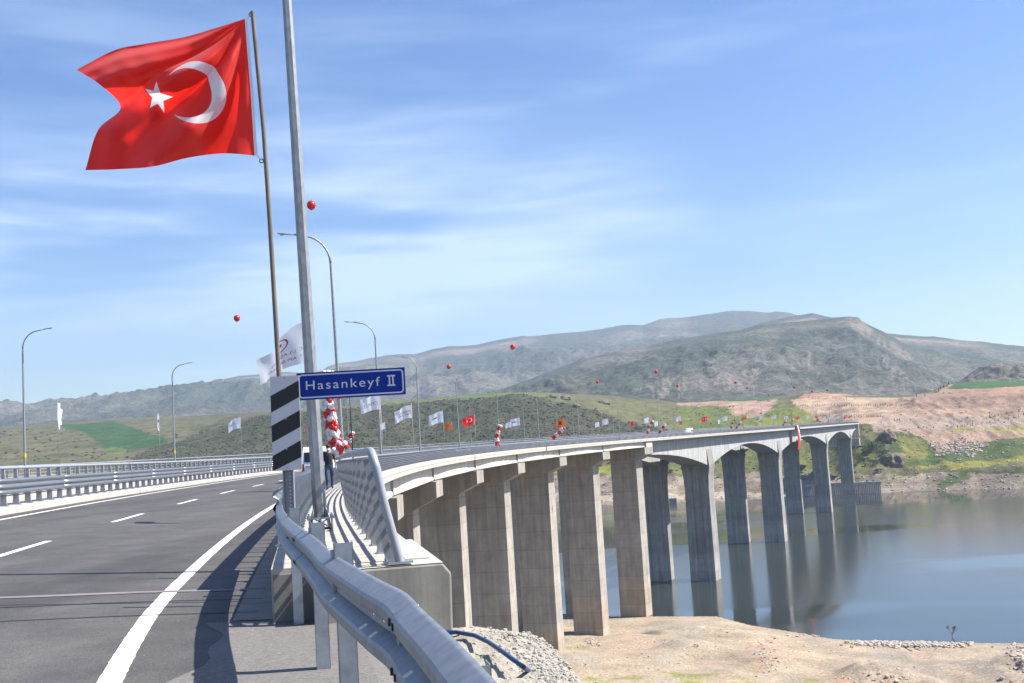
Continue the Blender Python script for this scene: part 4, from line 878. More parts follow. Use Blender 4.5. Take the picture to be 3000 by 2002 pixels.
for i in range(4):
    a = math.pi/4+math.pi/2*i; d = np.array((math.cos(a), math.sin(a), 0)); mb = MB(); n_ = np.array((-d[1], d[0], 0))*.006
    mb.add([d*.10+UP*.012-n_, d*.19+UP*.012-n_, d*.10+UP*.22-n_, d*.10+UP*.012+n_, d*.19+UP*.012+n_, d*.10+UP*.22+n_], [(0, 1, 2), (5, 4, 3), (0, 3, 4, 1), (1, 4, 5, 2), (2, 5, 3, 0)]); mb.build('gusset', 'galv', bp_)
    d2 = np.array((math.cos(a), math.sin(a), 0))*.235
    mb = MB(); mb.tube([d2*1.0-UP*.21, d2+UP*.06], .012, 6); mb.tube([d2+UP*.012, d2+UP*.035], .024, 6); mb.build('anchor_bolt', 'galv', bp_)
mb = MB()
for a in range(4):
    g1, g2 = math.pi/4+math.pi/2*a, math.pi/4+math.pi/2*(a+1); mb.tube([(math.cos(g1)*.2, math.sin(g1)*.2, -.16), (math.cos(g2)*.2, math.sin(g2)*.2, -.16)], .012, 6); mb.tube([(math.cos(g1)*.2, math.sin(g1)*.2, -.16), (math.cos(g2)*.18, math.sin(g2)*.18, 0)], .010, 6)
mb.build('anchor_cage', 'dark', bp_)
RLAB = {1: 'curved street lamp wound with the near garland of balloons', 2: 'curved street lamp rising behind the blue sign, beside the blue lettered flag', 3: 'curved street lamp between the black lettered flag and the blue emblem flag', 4: 'curved street lamp just left of the larger crescent flag on the railing', 5: 'curved street lamp with the upright striped balloon garland', 6: 'curved street lamp between the pale paired flags and the orange emblem flag', 7: 'curved street lamp just right of the orange emblem flag'}
LLAB = {2: 'street lamp with yellow band beside the half furled white flag', 3: 'street lamp with yellow band beside the flag with dark lettering'}
LEANS = [0, 1.0, .1, -.3, .6, .2, .7, .8, .6]
for k, s in enumerate(LS[1:], 1):
    if s < S_END: lamp(s, -.62, zs(s), RLAB.get(k, 'small distant street lamp on the walkway edge of the near viaduct'), lean=-R(LEANS[k] if k < len(LEANS) else .4), group=None if k in RLAB else 'street lamps along the viaducts')
for k, s in enumerate(LS[2:], 2):
    if s < S_END:
        l_ = lamp(s, -29.7, zt(s, -29.7)+.3, LLAB.get(k, 'small street lamp standing on the outer edge of the second viaduct'), True, None if k in LLAB else 'street lamps of the second viaduct')
        if k < 5: mb = MB(); mb.tube([(0, 0, 1.9), (0, 0, 2.25)], .112, 8, a0=math.pi/8); mb.build('warning_band', 'yellow', l_)

# ================================================================ SIGNS
def text_mesh(txt, size, m, depth=.0, spc=1.0):
    cu = bpy.data.curves.new('t', 'FONT'); cu.body = txt; cu.size = size; cu.align_x = 'LEFT'; cu.space_character = spc; cu.extrude = depth; cu.resolution_u = 6
    ob = bpy.data.objects.new('t', cu); col.objects.link(ob); dg = bpy.context.evaluated_depsgraph_get(); dg.update()
    me = bpy.data.meshes.new_from_object(ob.evaluated_get(dg)); col.objects.unlink(ob); bpy.data.objects.remove(ob); bpy.data.curves.remove(cu)
    me.materials.clear(); me.materials.append(MATS[m]); return me
# blue place-name sign; local x right, z up, faces -y
p = atY(1029, 1125, 16.05)
SG = thing('name_sign', 'blue rectangular sign reading Hasankeyf II with white border, fixed to the lamp pole', 'sign', p)
SG.rotation_euler = (0, 0, R(1.5)); SW, SH = 1.535, .385
def rrect(w_, h_, rad, n=6):
    pts = []
    for cx_, cy_, a0 in [(w_/2-rad, h_/2-rad, 0), (-w_/2+rad, h_/2-rad, 90), (-w_/2+rad, -h_/2+rad, 180), (w_/2-rad, -h_/2+rad, 270)]:
        for i in range(n+1): a = R(a0+90*i/n); pts.append((cx_+rad*math.cos(a), cy_+rad*math.sin(a)))
    return pts
mb = MB(); mb.box((0, 0, 0), (SW/2, 0, 0), (0, .012, 0), (0, 0, SH/2)); pan = mb.build('panel', 'sign_blue', SG)
o1, i1 = rrect(SW-.045, SH-.045, .05), rrect(SW-.085, SH-.085, .035); n_ = len(o1)
mb = MB(); mb.add([(x, -.0145, z) for x, z in o1]+[(x, -.0145, z) for x, z in i1], [(i, (i+1) % n_, n_+(i+1) % n_, n_+i) for i in range(n_)]); mb.build('border', 'sign_white', SG, fix=False)
me = text_mesh('Hasankeyf', .205, 'sign_white', .002, 1.22)
co = np.zeros(len(me.vertices)*3); me.vertices.foreach_get('co', co); co = co.reshape(-1, 3); x0, x1 = co[:, 0].min(), co[:, 0].max(); cap_h = .125
ky = cap_h/(.205*.72); nc = np.stack([-.64+(co[:, 0]-x0)/(x1-x0)*1.05, -.0155-co[:, 2], co[:, 1]*ky*1.05-.05], -1); me.vertices.foreach_set('co', nc.reshape(-1)); me.update(); lt_ = link('lettering', me, SG)
sol = lt_.modifiers.new('bold', 'SOLIDIFY'); sol.thickness = .001
mb = MB()
for x in (.545, .595): mb.box((x, -.0155, .0145), (.0105, 0, 0), (0, .002, 0), (0, 0, .0675))
for z in (.0815, -.0525): mb.box((.57, -.0155, z), (.056, 0, 0), (0, .0024, 0), (0, 0, .010))
mb.build('numeral', 'sign_white', SG)
for z in (.11, -.11):
    mb = MB(); mb.box((-.36, .05, z), (.12, 0, 0), (0, .035, 0), (0, 0, .018)); mb.build('bracket', 'galv', SG)
# striped hazard board on a perforated post
p = atY(838, 1240, 12.75); HB = thing('hazard_board', 'tall board of black and white diagonal stripes on a perforated steel post', 'sign', p); HB.rotation_euler = (0, R(.4), R(1.0)); BW, BH = .325, 1.06
mb = MB(); mb.box((0, 0, 0), (BW/2, 0, 0), (0, .006, 0), (0, 0, BH/2)); mb.build('panel', 'sign_grey', HB)
sl = .50*BW; 
for k, zc in enumerate([.300, -.037, -.375]):
    hgt = .188; mb = MB(); pts = [(-BW/2, zc-sl/2-hgt/2+.0), (BW/2, zc+sl/2-hgt/2), (BW/2, zc+sl/2+hgt/2), (-BW/2, zc-sl/2+hgt/2)]
    pts = [(x, max(-BH/2, min(BH/2, z))) for x, z in pts]; mb.add([(x, -.0085, z) for x, z in pts], [(0, 1, 2, 3)]); mb.build('stripe', 'sign_black', HB, fix=False)
for z in (.51, .39, .05, -.29, -.50): mb = MB(); mb.tube([(0 if z > .45 or z < -.45 else .0, -.0087, z), (0, -.012, z)], .009, 8, up_=(1, 0, 0)); mb.build('rivet', 'galv', HB)
mb = MB()
for (x, w_) in ((-.055, .006), (.055, .006)): mb.box((x, .04, -.55), (w_, 0, 0), (0, .032, 0), (0, 0, .72))
mb.box((0, .06, -.55), (.05, 0, 0), (0, .004, 0), (0, 0, .72)); po = mb.build('post', 'grey_paint', HB)
for i in range(22): mb = MB(); mb.box((.012, .0545, -.40-i*.04), (.006, 0, 0), (0, .0025, 0), (0, 0, .009)); mb.build('hole', 'plate_white', po)

# ================================================================ FLAGS
def cloth(fn, nu, nv, name, m, parent, uvw=1.5):
    me = bpy.data.meshes.new(name); V = [fn(i/nu, j/nv) for j in range(nv+1) for i in range(nu+1)]
    Fc = [(j*(nu+1)+i, j*(nu+1)+i+1, (j+1)*(nu+1)+i+1, (j+1)*(nu+1)+i) for j in range(nv) for i in range(nu)]
    me.from_pydata([tuple(v) for v in V], [], Fc); uvl = me.uv_layers.new(name='UVMap')
    uvs = [(i/nu*uvw, j/nv) for j in range(nv+1) for i in range(nu+1)]
    for l in me.loops: uvl.data[l.index].uv = uvs[l.vertex_index]
    me.polygons.foreach_set('use_smooth', [True]*len(me.polygons)); me.materials.append(MATS[m]); return link(name, me, parent)
def on_cloth(me2d, fn, box, name, m, parent, both=.004):
    """lay a flat 2-D mesh (x,y) onto the cloth: box = u0,u1,v0,v1 ; mirrored when seen from the far side of the print"""
    co = np.zeros(len(me2d.vertices)*3); me2d.vertices.foreach_get('co', co); co = co.reshape(-1, 3); lo, hi = co.min(0), co.max(0); out = []
    bm = bmesh.new(); bm.from_mesh(me2d); bmesh.ops.triangulate(bm, faces=bm.faces); bmesh.ops.subdivide_edges(bm, edges=bm.edges, cuts=1); bm.to_mesh(me2d); bm.free()
    co = np.zeros(len(me2d.vertices)*3); me2d.vertices.foreach_get('co', co); co = co.reshape(-1, 3)
    for c_ in co:
        u = box[0]+(c_[0]-lo[0])/(hi[0]-lo[0]+1e-9)*(box[1]-box[0]); v = box[2]+(c_[1]-lo[1])/(hi[1]-lo[1]+1e-9)*(box[3]-box[2])
        p_ = np.array(fn(u, v)); pu = np.array(fn(u+.01, v))-p_; pv = np.array(fn(u, v+.01))-p_; n = np.cross(pu, pv); n /= np.linalg.norm(n)+1e-9
        if n[1] > 0: n = -n                                  # towards the camera side
        out.append(p_+n*both)
    me2d.vertices.foreach_set('co', np.array(out).reshape(-1)); me2d.materials.clear(); me2d.materials.append(MATS[m]); me2d.update(); return link(name, me2d, parent)

# -- big crescent flag in front
FL0 = 13.2; pb = at(2.45, -1.02, 0)
ctrl = [[(725, 53), (733, 155), (741, 256), (748, 357), (755, 457)], [(640, 80), (648, 178), (655, 275), (657, 365), (655, 450)], [(540, 109), (548, 198), (556, 285), (560, 375), (550, 463)], [(430, 128), (443, 210), (458, 297), (455, 388), (450, 488)], [(335, 148), (362, 228), (398, 308), (366, 398), (350, 496)], [(224, 205), (292, 248), (353, 316), (287, 382), (250, 499)]]
dep = [[0, 0, 0, 0, 0], [.02, -.10, -.03, .06, .03], [.16, -.14, .03, -.10, .10], [.34, -.10, .20, .02, -.14], [.44, .06, .50, .22, .03], [.40, .34, .86, .46, .20]]
cp = np.array([[[c_[0], c_[1], d] for c_, d in zip(rw_, dr)] for rw_, dr in zip(ctrl, dep)], float)
def cr1(P_, t):
    n = P_.shape[0]-1; x = min(max(t, 0), 1)*n; i = min(int(x), n-1); f_ = x-i
    p0, p1, p2, p3 = P_[max(i-1, 0)], P_[i], P_[i+1], P_[min(i+2, n)]
    if i == 0: p0 = 2*p1-p2
    if i+2 > n: p3 = 2*p2-p1
    return .5*((2*p1)+(-p0+p2)*f_+(2*p0-5*p1+4*p2-p3)*f_**2+(-p0+3*p1-3*p2+p3)*f_**3)
fbase = atY(770, 460, FL0)
def big_flag(u, v):
    c_ = cr1(np.array([cr1(cp[i], 1-v) for i in range(6)]), u)
    w_ = 1-v; ang = math.atan2(w_+.02, u+.02)                # folds radiate from the upper hoist corner
    rad = math.hypot(u*1.5, w_)
    c_ = c_+np.array((7, 4, 0))*math.sin(ang*15+2.4)*min(1, rad*1.5)*min(1, u*6)*min(1, (1-u)*6)*min(1, v*5)*min(1, w_*5)
    d = c_[2]+.13*math.sin(ang*15+1.2)*min(1, rad*1.6)*min(1, u*8)*(.35+.65*min(1, ang/1.0))+.022*math.sin(ang*41+rad*5)*min(1, u*6)*min(1, rad)
    d += .016*math.sin(u*33+v*9)*math.sin(v*19-u*8)*u+.05*math.sin(u*9-v*7)*u*v+.030*math.sin(u*26-v*4+1)*(1-v)*min(1, u*5)
    return atY(c_[0], c_[1], FL0+d)-fbase
BF = thing('flagpole', 'large red flag with white crescent and star on a weathered pole by the striped board', 'flag', fbase)
cl_ = cloth(big_flag, 120, 84, 'flag_cloth', 'flag_crescent', BF)
ptop, pbot = atY(739, 34, FL0), None
b0 = atY(858, 1640, FL0); mb = MB(); mb.tube([b0, atY(822, 1180, FL0), atY(790, 640, FL0), atY(772, 380, FL0), atY(739, 34, FL0)], [.030, .029, .027, .025, .024], 10); pl_ = smooth_by_angle(mb.build('pole', 'wood_pole', BF, org=fbase), 60)
for (px, py) in ((735, 43), (766, 472)):
    mb = MB(); c_ = atY(px, py, FL0); mb.tube([c_+np.array((.024*math.cos(a), 0, .024*math.sin(a))) for a in np.linspace(0, 2*math.pi, 11)], .006, 6, up_=(0, 1, 0)); mb.build('eye_ring', 'dark', pl_, org=fbase)
for a, b_ in (((733, 45), (725, 54)), ((765, 470), (755, 458))): mb = MB(); mb.tube([atY(*a, FL0-.01), atY(*b_, FL0-.01)], .005, 6); mb.build('cord', 'flag_white', BF, org=fbase)

# -- smaller flags along the railings
PRINTS = []
def small_flag(s, o, zbase, ztop, L_, H_, m, label, group, ang=0.0, droop=.12, seed=0, prints=None, tur=False, polem='thin_pole', pr=.022, fold=0.0, ext=.25, taper=.06, slope=0.0):
    """pole on the railing; cloth streams to the left of the pole"""
    p0 = at(s, o, zbase); B = thing('flagpole', label, 'flag', p0, group)
    h = ztop-zbase; rs = random.Random(seed*7+3); ph, am = rs.uniform(0, 6), rs.uniform(.7, 1.3)
    mb = MB(); mb.tube([(0, 0, 0), (rs.uniform(-.03, .03), 0, h*.5), (rs.uniform(-.07, .02), 0, h+ext)], [pr, pr, pr*.8], 6); mb.build('pole', polem, B, smooth=True)
    dx, dy = -math.cos(ang), math.sin(ang)
    def fn(u, v):
        k = u*L_; wv = am*(.13*math.sin(u*7.5+ph+v*1.2)+.05*math.sin(u*17+ph*2-v*3))*min(1, u*3)*L_/2
        sq = 1-.10*u-fold*u
        return np.array((dx*k*sq-dy*wv-.02, dy*k*sq+dx*wv, h-slope*L_*u-H_*(1-v)*(1-taper*u)-droop*L_*u*u-.05*L_*math.sin(u*6+ph)*u*(.5+v*.5)))
    cloth(fn, 14, 8, 'flag_cloth', 'flag_crescent' if tur else m, B)
    for txt, box, pm in (prints or []):
        if txt == '|': me = MB().add([(0, 0, 0), (1, 0, 0), (1, 1, 0), (0, 1, 0)], [(0, 1, 2, 3)]).mesh('bar', pm)
        elif txt == 'o':
            n = 20; me = MB().add([(math.cos(2*math.pi*i/n), math.sin(2*math.pi*i/n), 0) for i in range(n)]+[(.84*math.cos(2*math.pi*i/n), .84*math.sin(2*math.pi*i/n), 0) for i in range(n)], [(i, (i+1) % n, n+(i+1) % n, n+i) for i in range(n)]).mesh('ring', pm)
        elif txt == '@':
            me = MB().add([(0, 0, 0), (.6, .1, 0), (1, .6, 0), (.7, 1, 0), (.45, .7, 0), (.1, .8, 0), (.3, .4, 0)], [(0, 1, 6), (1, 2, 4, 6), (2, 3, 4), (4, 5, 6)]).mesh('emblem', pm)
        else: me = text_mesh(txt, 1.0, pm)
        on_cloth(me, fn, box, 'print', pm, B)
    return B
CENG = [('CENGİZ', (.12, .86, .32, .62), 'print_blue')]; MAK = [('MAKYOL', (.10, .80, .42, .64), 'print_black'), ('|', (.10, .82, .32, .36), 'print_red'), ('|', (.05, .065, .3, .72), 'print_red')]
BLU = [('o', (.12, .32, .42, .72), 'print_blue'), ('|', (.38, .84, .47, .60), 'print_blue')]; ORG = [('@', (.25, .75, .2, .8), 'print_black')]
MIN = [('o', (.36, .62, .50, .88), 'print_red'), ('T.C. ULAŞTIRMA', (.10, .72, .31, .42), 'print_red'), ('ALTYAPI BAKANLIĞI', (.10, .76, .15, .26), 'print_red'), ('|', (.45, .53, .67, .76), 'print_red')]
# the print is seen from behind, so it reads mirrored: u runs from the hoist, which is at the right
sq_ = s_at_x(1113, -.2, 5.5, 60)
def mk(px, ytop, wpx, hpx, m, label, group=None, prints=None, tur=False, left=False, s=None, ang=None, seed=None, fold=0.0):
    o_ = -30.2 if left else -.25
    if s is None: s = min(((abs(CX+FPX*(q@rt)/(q@fw)-px), s_) for s_ in np.arange(58, 960, 1.0) for q in [at(s_, o_, 4.5)]))[1]
    q = at(s, o_, 0); z = atY(px, ytop, q[1])[2]; k = q[1]/FPX
    a_ = .25 if ang is None else ang; H_ = hpx*k*.86; L_ = max(wpx*k/math.cos(a_)*1.1, H_*1.2 if fold == 0 else 0)
    a_ = math.acos(max(.15, min(.99, wpx*k*1.08/L_))) if ang is None else ang
    zb_ = (zt(s, -30.2)+.3) if left else zs(s)
    return small_flag(s, o_, zb_, z, L_, H_, m, label, group, a_, .20+.12*((int(px)*37) % 10)/10, seed if seed is not None else int(px), prints, tur, fold=fold)
small_flag(19.0, -.75, zs(19), atY(897, 930, 29.6)[2]+.02, 2.0, 1.12, 'flag_white', 'white ministry flag with red mirrored lettering streaming beside the thick lamp pole', None, .40, .10, 5, MIN, pr=.03, taper=.42, slope=.42)
mk(1113, 1155, 63, 52, 'flag_white', 'white flag with blue company lettering flying over the walkway beside the lamp', prints=CENG)
mk(1207, 1187, 55, 44, 'flag_white', 'white flag with black company lettering underlined in red', prints=MAK)
mk(1298, 1205, 44, 38, 'flag_white', 'white flag with blue emblem and lettering before the small orange flag', prints=BLU)
mk(1392, 1217, 38, 30, 'flag_red_plain', 'red crescent flag flying left of the first thin balloon garland', tur=True)
mk(1523, 1224, 27, 26, 'flag_white', 'pale flag overlapping a smaller one over the railing', prints=BLU)
mk(1654, 1227, 26, 24, 'flag_orange', 'orange flag with dark emblem above a slanting balloon garland', prints=ORG)
for px, yt, wp, hp, m, lb, tu, lf in [(1782, 1227, 18, 19, 'flag_white', 'w', 0, 0), (1900, 1223, 13, 18, 'flag_white', 'w', 0, 0), (1995, 1220, 15, 15, 'flag_white', 'w', 0, 0), (2072, 1221, 17, 15, 'flag_red_plain', 'r', 1, 0), (2130, 1220, 13, 15, 'flag_white', 'w', 0, 0), (2187, 1220, 15, 11, 'flag_orange', 'o', 0, 0), (2234, 1218, 12, 12, 'flag_white', 'w', 0, 0), (2274, 1218, 13, 10, 'flag_white', 'w', 0, 0), (2310, 1219, 11, 10, 'flag_white', 'w', 0, 0), (2342, 1220, 10, 9, 'flag_red_plain', 'r', 1, 0), (2371, 1218, 9, 10, 'flag_white', 'w', 0, 0), (2396, 1218, 8, 8, 'flag_orange', 'o', 0, 0), (2420, 1220, 8, 8, 'flag_white', 'w', 0, 0), (2440, 1219, 8, 7, 'flag_white', 'w', 0, 0), (2460, 1220, 8, 7, 'flag_white', 'w', 0, 0), (2479, 1220, 7, 7, 'flag_red_plain', 'r', 1, 0), (2492, 1219, 6, 7, 'flag_orange', 'o', 0, 0)]:
    lab = {'w': 'small white flag far along the railing of the near viaduct', 'r': 'small red flag far along the railing of the near viaduct', 'o': 'small orange flag far along the railing of the near viaduct'}[lb]
    mk(px, yt, wp, hp, m, lab, {'w': 'far white flags', 'r': 'far red flags', 'o': 'far orange flags'}[lb], tur=bool(tu))
for px, yt, wp, hp, m, lb, pr_ in [(170, 1180, 20, 74, 'flag_white', 'half furled white flag on the second viaduct right of its first lamp', None), (470, 1211, 17, 52, 'flag_white', 'white flag with dark lettering hanging beside the left lamp', [('|', (.15, .8, .44, .60), 'print_black')]), (704, 1224, 42, 36, 'flag_white', 'white flag with pale blue emblem in front of the scrubby hillside', BLU), (907, 1235, 13, 36, 'flag_red_plain', 'narrow red flag above the parked white van', None), (1131, 1238, 17, 22, 'flag_white', 'small white flag behind the railing under the blue lettered flag', None), (1324, 1239, 21, 22, 'flag_orange', 'small folded orange flag behind the railing', None), (1496, 1237, 17, 18, 'flag_white', 'small white flag overlapped by the larger pale one', None)]:
    mk(px, yt, wp, hp, m, lb, None, pr_, left=True)
for px, yt, wp, hp, m in [(1757, 1236, 12, 16, 'flag_white'), (1858, 1234, 8, 15, 'flag_red_plain'), (1928, 1234, 9, 16, 'flag_white'), (1999, 1235, 9, 10, 'flag_orange'), (2110, 1230, 5, 13, 'flag_white'), (2348, 1227, 8, 7, 'flag_white'), (2404, 1226, 7, 7, 'flag_orange'), (2425, 1226, 7, 7, 'flag_red_plain')]:
    nm = {'flag_white': 'white', 'flag_red_plain': 'red', 'flag_orange': 'orange'}[m]
    mk(px, yt, wp, hp, m, 'tiny %s flag on the second viaduct seen between larger flags' % nm, 'tiny %s flags of the second viaduct' % nm, left=True)
small_flag(44, -.12, zs(44), atY(1003, 1128, 54)[2], .75, .62, 'flag_orange', 'dark flagpole with an orange flag half hidden by the blue sign', None, .3, .1, 9, None, polem='dark', pr=.03, ext=.6)

# ================================================================ BALLOONS
BLAB = {0: 'large red balloon peeping out from behind the thick lamp pole', 1: 'red balloon floating alone left of the weathered flagpole', 2: 'red balloon high before the far grey ridge above the pale flags', 3: 'red balloon close above a lamp arm beside the crescent flag', 4: 'red balloon before the mountain above the white flags', 5: 'red balloon before the mountain, higher than its small neighbours'}
def lone_balloon(px, py, d_px, k, dia=.85):
    Y = FPX*dia/d_px; p = atY(px, py, Y)
    B = thing('balloon', BLAB.get(k, 'small red balloon floating high over the far spans of the viaduct'), 'balloon', p, None if k in BLAB else 'red balloons over the viaduct')
    mb = MB(); mb.ball((0, 0, 0), dia/2, 20, 14, (1, 1, 1.08)); mb.v = [(x*(1-.16*max(0, -z/(dia/2))**2), y*(1-.16*max(0, -z/(dia/2))**2), z) for x, y, z in mb.v]; mb.build('skin', 'balloon_red', B, smooth=True)
    mb = MB(); mb.tube([(0, 0, -dia*.50), (0, 0, -dia*.57)], [.02, .05], 8); mb.build('knot', 'balloon_red', B); mb = MB(); mb.tube([(0, 0, -dia*.57), (.25, .1, -2.2), (.35, .2, -4.5)], .006, 4); mb.build('string', 'flag_white', B)
    return B
for k, (px, py, d) in enumerate([(912, 602, 27), (694, 933, 19), (1502, 1017, 15), (1315, 1075, 13), (1750, 1120, 9.5), (1922, 1090, 10.5), (1985, 1131, 8), (2155, 1121, 7.5), (2189, 1137, 6.5), (2252, 1157, 6), (2327, 1135, 7), (2379, 1147, 6), (2424, 1143, 6)]): lone_balloon(px, py, d, k)
def garland(path, r, br, label, near=False, group=None, nring=None, twist=.0):
    path = [np.asarray(p_, float) for p_ in path]; seg = [np.linalg.norm(b_-a) for a, b_ in zip(path[:-1], path[1:])]; tot = sum(seg); n = nring or max(4, int(tot/(br*1.35)))
    B = thing('balloon_garland', label, 'balloons', path[0], group); org = path[0]; cum = np.concatenate([[0], np.cumsum(seg)]); arr = np.array(path)
    mr, mw = MB(), MB(); rs = random.Random(int(abs(path[0][0])*100))
    for i in range(n):
        d = tot*i/(n-1); c_ = np.array([np.interp(d, cum, arr[:, k]) for k in range(3)]); d2 = min(tot, d+.1); t_ = np.array([np.interp(d2, cum, arr[:, k]) for k in range(3)])-np.array([np.interp(d2-.1, cum, arr[:, k]) for k in range(3)]); t_ /= np.linalg.norm(t_)+1e-9
        a_ = np.cross(t_, (0, 1, .05)); a_ /= np.linalg.norm(a_); b2 = np.cross(t_, a_)
        for j in range(4):
            g_ = j*math.pi/2+i*math.pi/4; p_ = c_+(a_*math.cos(g_)+b2*math.sin(g_))*r+np.array([rs.uniform(-.1, .1)*br for _ in range(3)])
            red = ((i+j*(1 if near else 0)*.5) // 2) % 2 == (1 if near else 0) if near else (i//2) % 2 == 0
            rr_ = br*rs.uniform(.9, 1.1)
            if near: mb = MB(); mb.ball(p_-org, rr_, 14, 10, (1, 1, 1.12)); mb.build('balloon', 'balloon_red' if red else 'balloon_white', B, smooth=True)
            else: (mr if red else mw).ball(p_-org, rr_, 8, 6)
    if not near:
        tag(mr.build('red_balloons', 'balloon_red', B, smooth=True, fix=False), kind='stuff'); tag(mw.build('white_balloons', 'balloon_white', B, smooth=True, fix=False), kind='stuff')
    return B
D2 = at(LS[1], -.62, 0)[1]-.45
garland([atY(x, y, D2) for x, y in [(962, 1095), (962, 1140), (958, 1180), (966, 1215), (972, 1250), (980, 1290), (990, 1325)]], .19, .150, 'dense column of red and white balloons hanging at the lamp behind the sign', True, nring=22)
garland([atY(x, y, D2-.5) for x, y in [(972, 1335), (985, 1318), (1000, 1312), (1012, 1305)]], .10, .13, 'bunch of white balloons at the foot of the balloon column', True, nring=4)
for pts, D_, lb in [([(1016, 1305), (1022, 1292), (1028, 1280), (1031, 1268)], 92, 'short red and white balloon garland rising beside the bunch of white balloons'), ([(1457, 1303), (1455, 1285), (1459, 1265), (1465, 1248)], 180, 'striped balloon garland hanging at a lamp right of the crescent flag'), ([(1621, 1284), (1634, 1272), (1652, 1255)], 250, 'striped balloon garland slanting below the orange emblem flag')]:
    garland([atY(x, y, D_) for x, y in pts], .17*D_/180+.05, .15*D_/180+.04, lb)
for pts, D_ in [([(1897, 1269), (1901, 1250), (1913, 1236)], 345), ([(1932, 1267), (1940, 1256), (1949, 1245)], 355), ([(2142, 1254), (2146, 1240), (2153, 1231)], 450), ([(2157, 1255), (2164, 1245), (2170, 1238)], 470), ([(2294, 1247), (2300, 1238), (2303, 1233)], 590), ([(2320, 1244), (2319, 1236), (2324, 1229)], 610), ([(2426, 1238), (2428, 1230)], 750)]:
    garland([atY(x, y, D_) for x, y in pts], .22, .26, 'small far striped balloon garland over the long box girder spans', group='far balloon garlands')
# banner over the parapet at the tall piers
s_b = s_at_x(2334, .4, 0); BN = thing('hanging_banner', 'red and white banner hung over the parapet and billowing below the deck', 'banner', at(s_b, .5, zs(s_b)))
f, r = fwd(s_b), rgt(s_b)
def bfn(k0, k1, m, nm):
    mb = MB(); rows = []
    for i in range(13):
        tt_ = i/12; rows.append([r*(.1+.9*math.sin(tt_*2.2))+f*((-7+14*kk)*(1-.55*tt_)-4.5*tt_**1.5)+UP*(1.2-12.2*tt_)+r*.35*math.sin(kk*9+tt_*3) for kk in np.linspace(k0, k1, 9)])
    mb.loft(rows); return smooth_by_angle(mb.build(nm, m, BN, fix=False), 60)
bfn(.30, .62, 'banner_red', 'red_cloth'); bfn(.62, .72, 'flag_white', 'white_cloth'); bfn(.12, .30, 'navy', 'dark_cloth'); bfn(.72, .86, 'navy', 'dark_cloth')

# ================================================================ VEHICLES
def van(loc, rz, label, scale=1.0, hgt=2.25, rear=True):
    """panel van / minibus; local +y is its rear when rear=True (towards the camera side is -y)"""
    B = thing('white_van', label, 'van', loc); B.rotation_euler = (0, 0, rz)
    Wd, Ln = .98, 5.2
    prof = [(-Ln/2, .35), (-Ln/2-.03, .75), (-Ln/2+.02, 1.25), (-Ln/2+.22, hgt-.12), (-Ln/2+.36, hgt), (Ln/2-1.6, hgt), (Ln/2-1.25, hgt-.10), (Ln/2-.55, 1.30), (Ln/2-.08, 1.05), (Ln/2, .75), (Ln/2, .35)]
    rows = []
    for x, k in [(-1, .0), (-.97, 1), (.97, 1), (1, .0)]:
        rows.append([(x*Wd*(1 if z < 1.2 else 1-.09*(z-1.2)), y*(1 if k else .985), z if k else min(z, hgt-.06)) for y, z in prof])
    mb = MB(); mb.loft(rows, close=True, caps=True); body = smooth_by_angle(mb.build('body', 'van_white', B), 40)
    mb = MB(); mb.box((0, -Ln/2+.115, 1.62), (.80, 0, 0), (0, .03, -.005), (0, .075, .30)); mb.build('rear_window', 'black_glass', B)
    for x in (-.55, .55): mb = MB(); mb.box((x*1.0, -Ln/2-.02, 1.05), (.18, 0, 0), (0, .03, 0), (0, 0, .02)); mb.build('door_handle', 'dark', B)
    mb = MB(); mb.box((0, -Ln/2-.035, .48), (.97, 0, 0), (0, .08, 0), (0, 0, .13)); mb.build('bumper', 'grey_paint', B)
    mb = MB(); mb.box((0, -Ln/2-.05, .86), (.27, 0, 0), (0, .02, 0), (0, 0, .065)); pl = mb.build('number_plate', 'plate_white', B)
    for x in (-.88, .88): mb = MB(); mb.box((x, -Ln/2-.01, 1.0), (.07, 0, 0), (0, .04, 0), (0, 0, .22)); mb.build('tail_light', 'tail_red', B)
    for x in (-.995, .995):
        for y0, y1 in ((-1.9, -.6), (-.5, .8)): mb = MB(); mb.box((x*.955, (y0+y1)/2, 1.62), (.02, 0, 0), (0, (y1-y0)/2, 0), (-.03*np.sign(x), 0, .27)); mb.build('side_window', 'black_glass', B)
    mb = MB(); mb.box((0, Ln/2-.92, 1.66), (.78, 0, 0), (0, .02, .0), (0, -.26, .32)); mb.build('windscreen', 'black_glass', B)
    for x in (-.72, .72): mb = MB(); mb.box((x, Ln/2-.02, .85), (.15, 0, 0), (0, .04, 0), (0, 0, .09)); mb.build('headlight', 'lens', B)
    for x in (-.9, .9):
        for y in (-1.6, 1.65):
            mb = MB(); mb.tube([(x-.1, y, .33), (x+.1, y, .33)], .33, 18); wh = smooth_by_angle(mb.build('wheel', 'rubber', B), 40)
            mb = MB(); mb.tube([(x-.108, y, .33), (x+.108, y, .33)], .19, 12); mb.build('rim', 'grey_paint', wh)
    return B
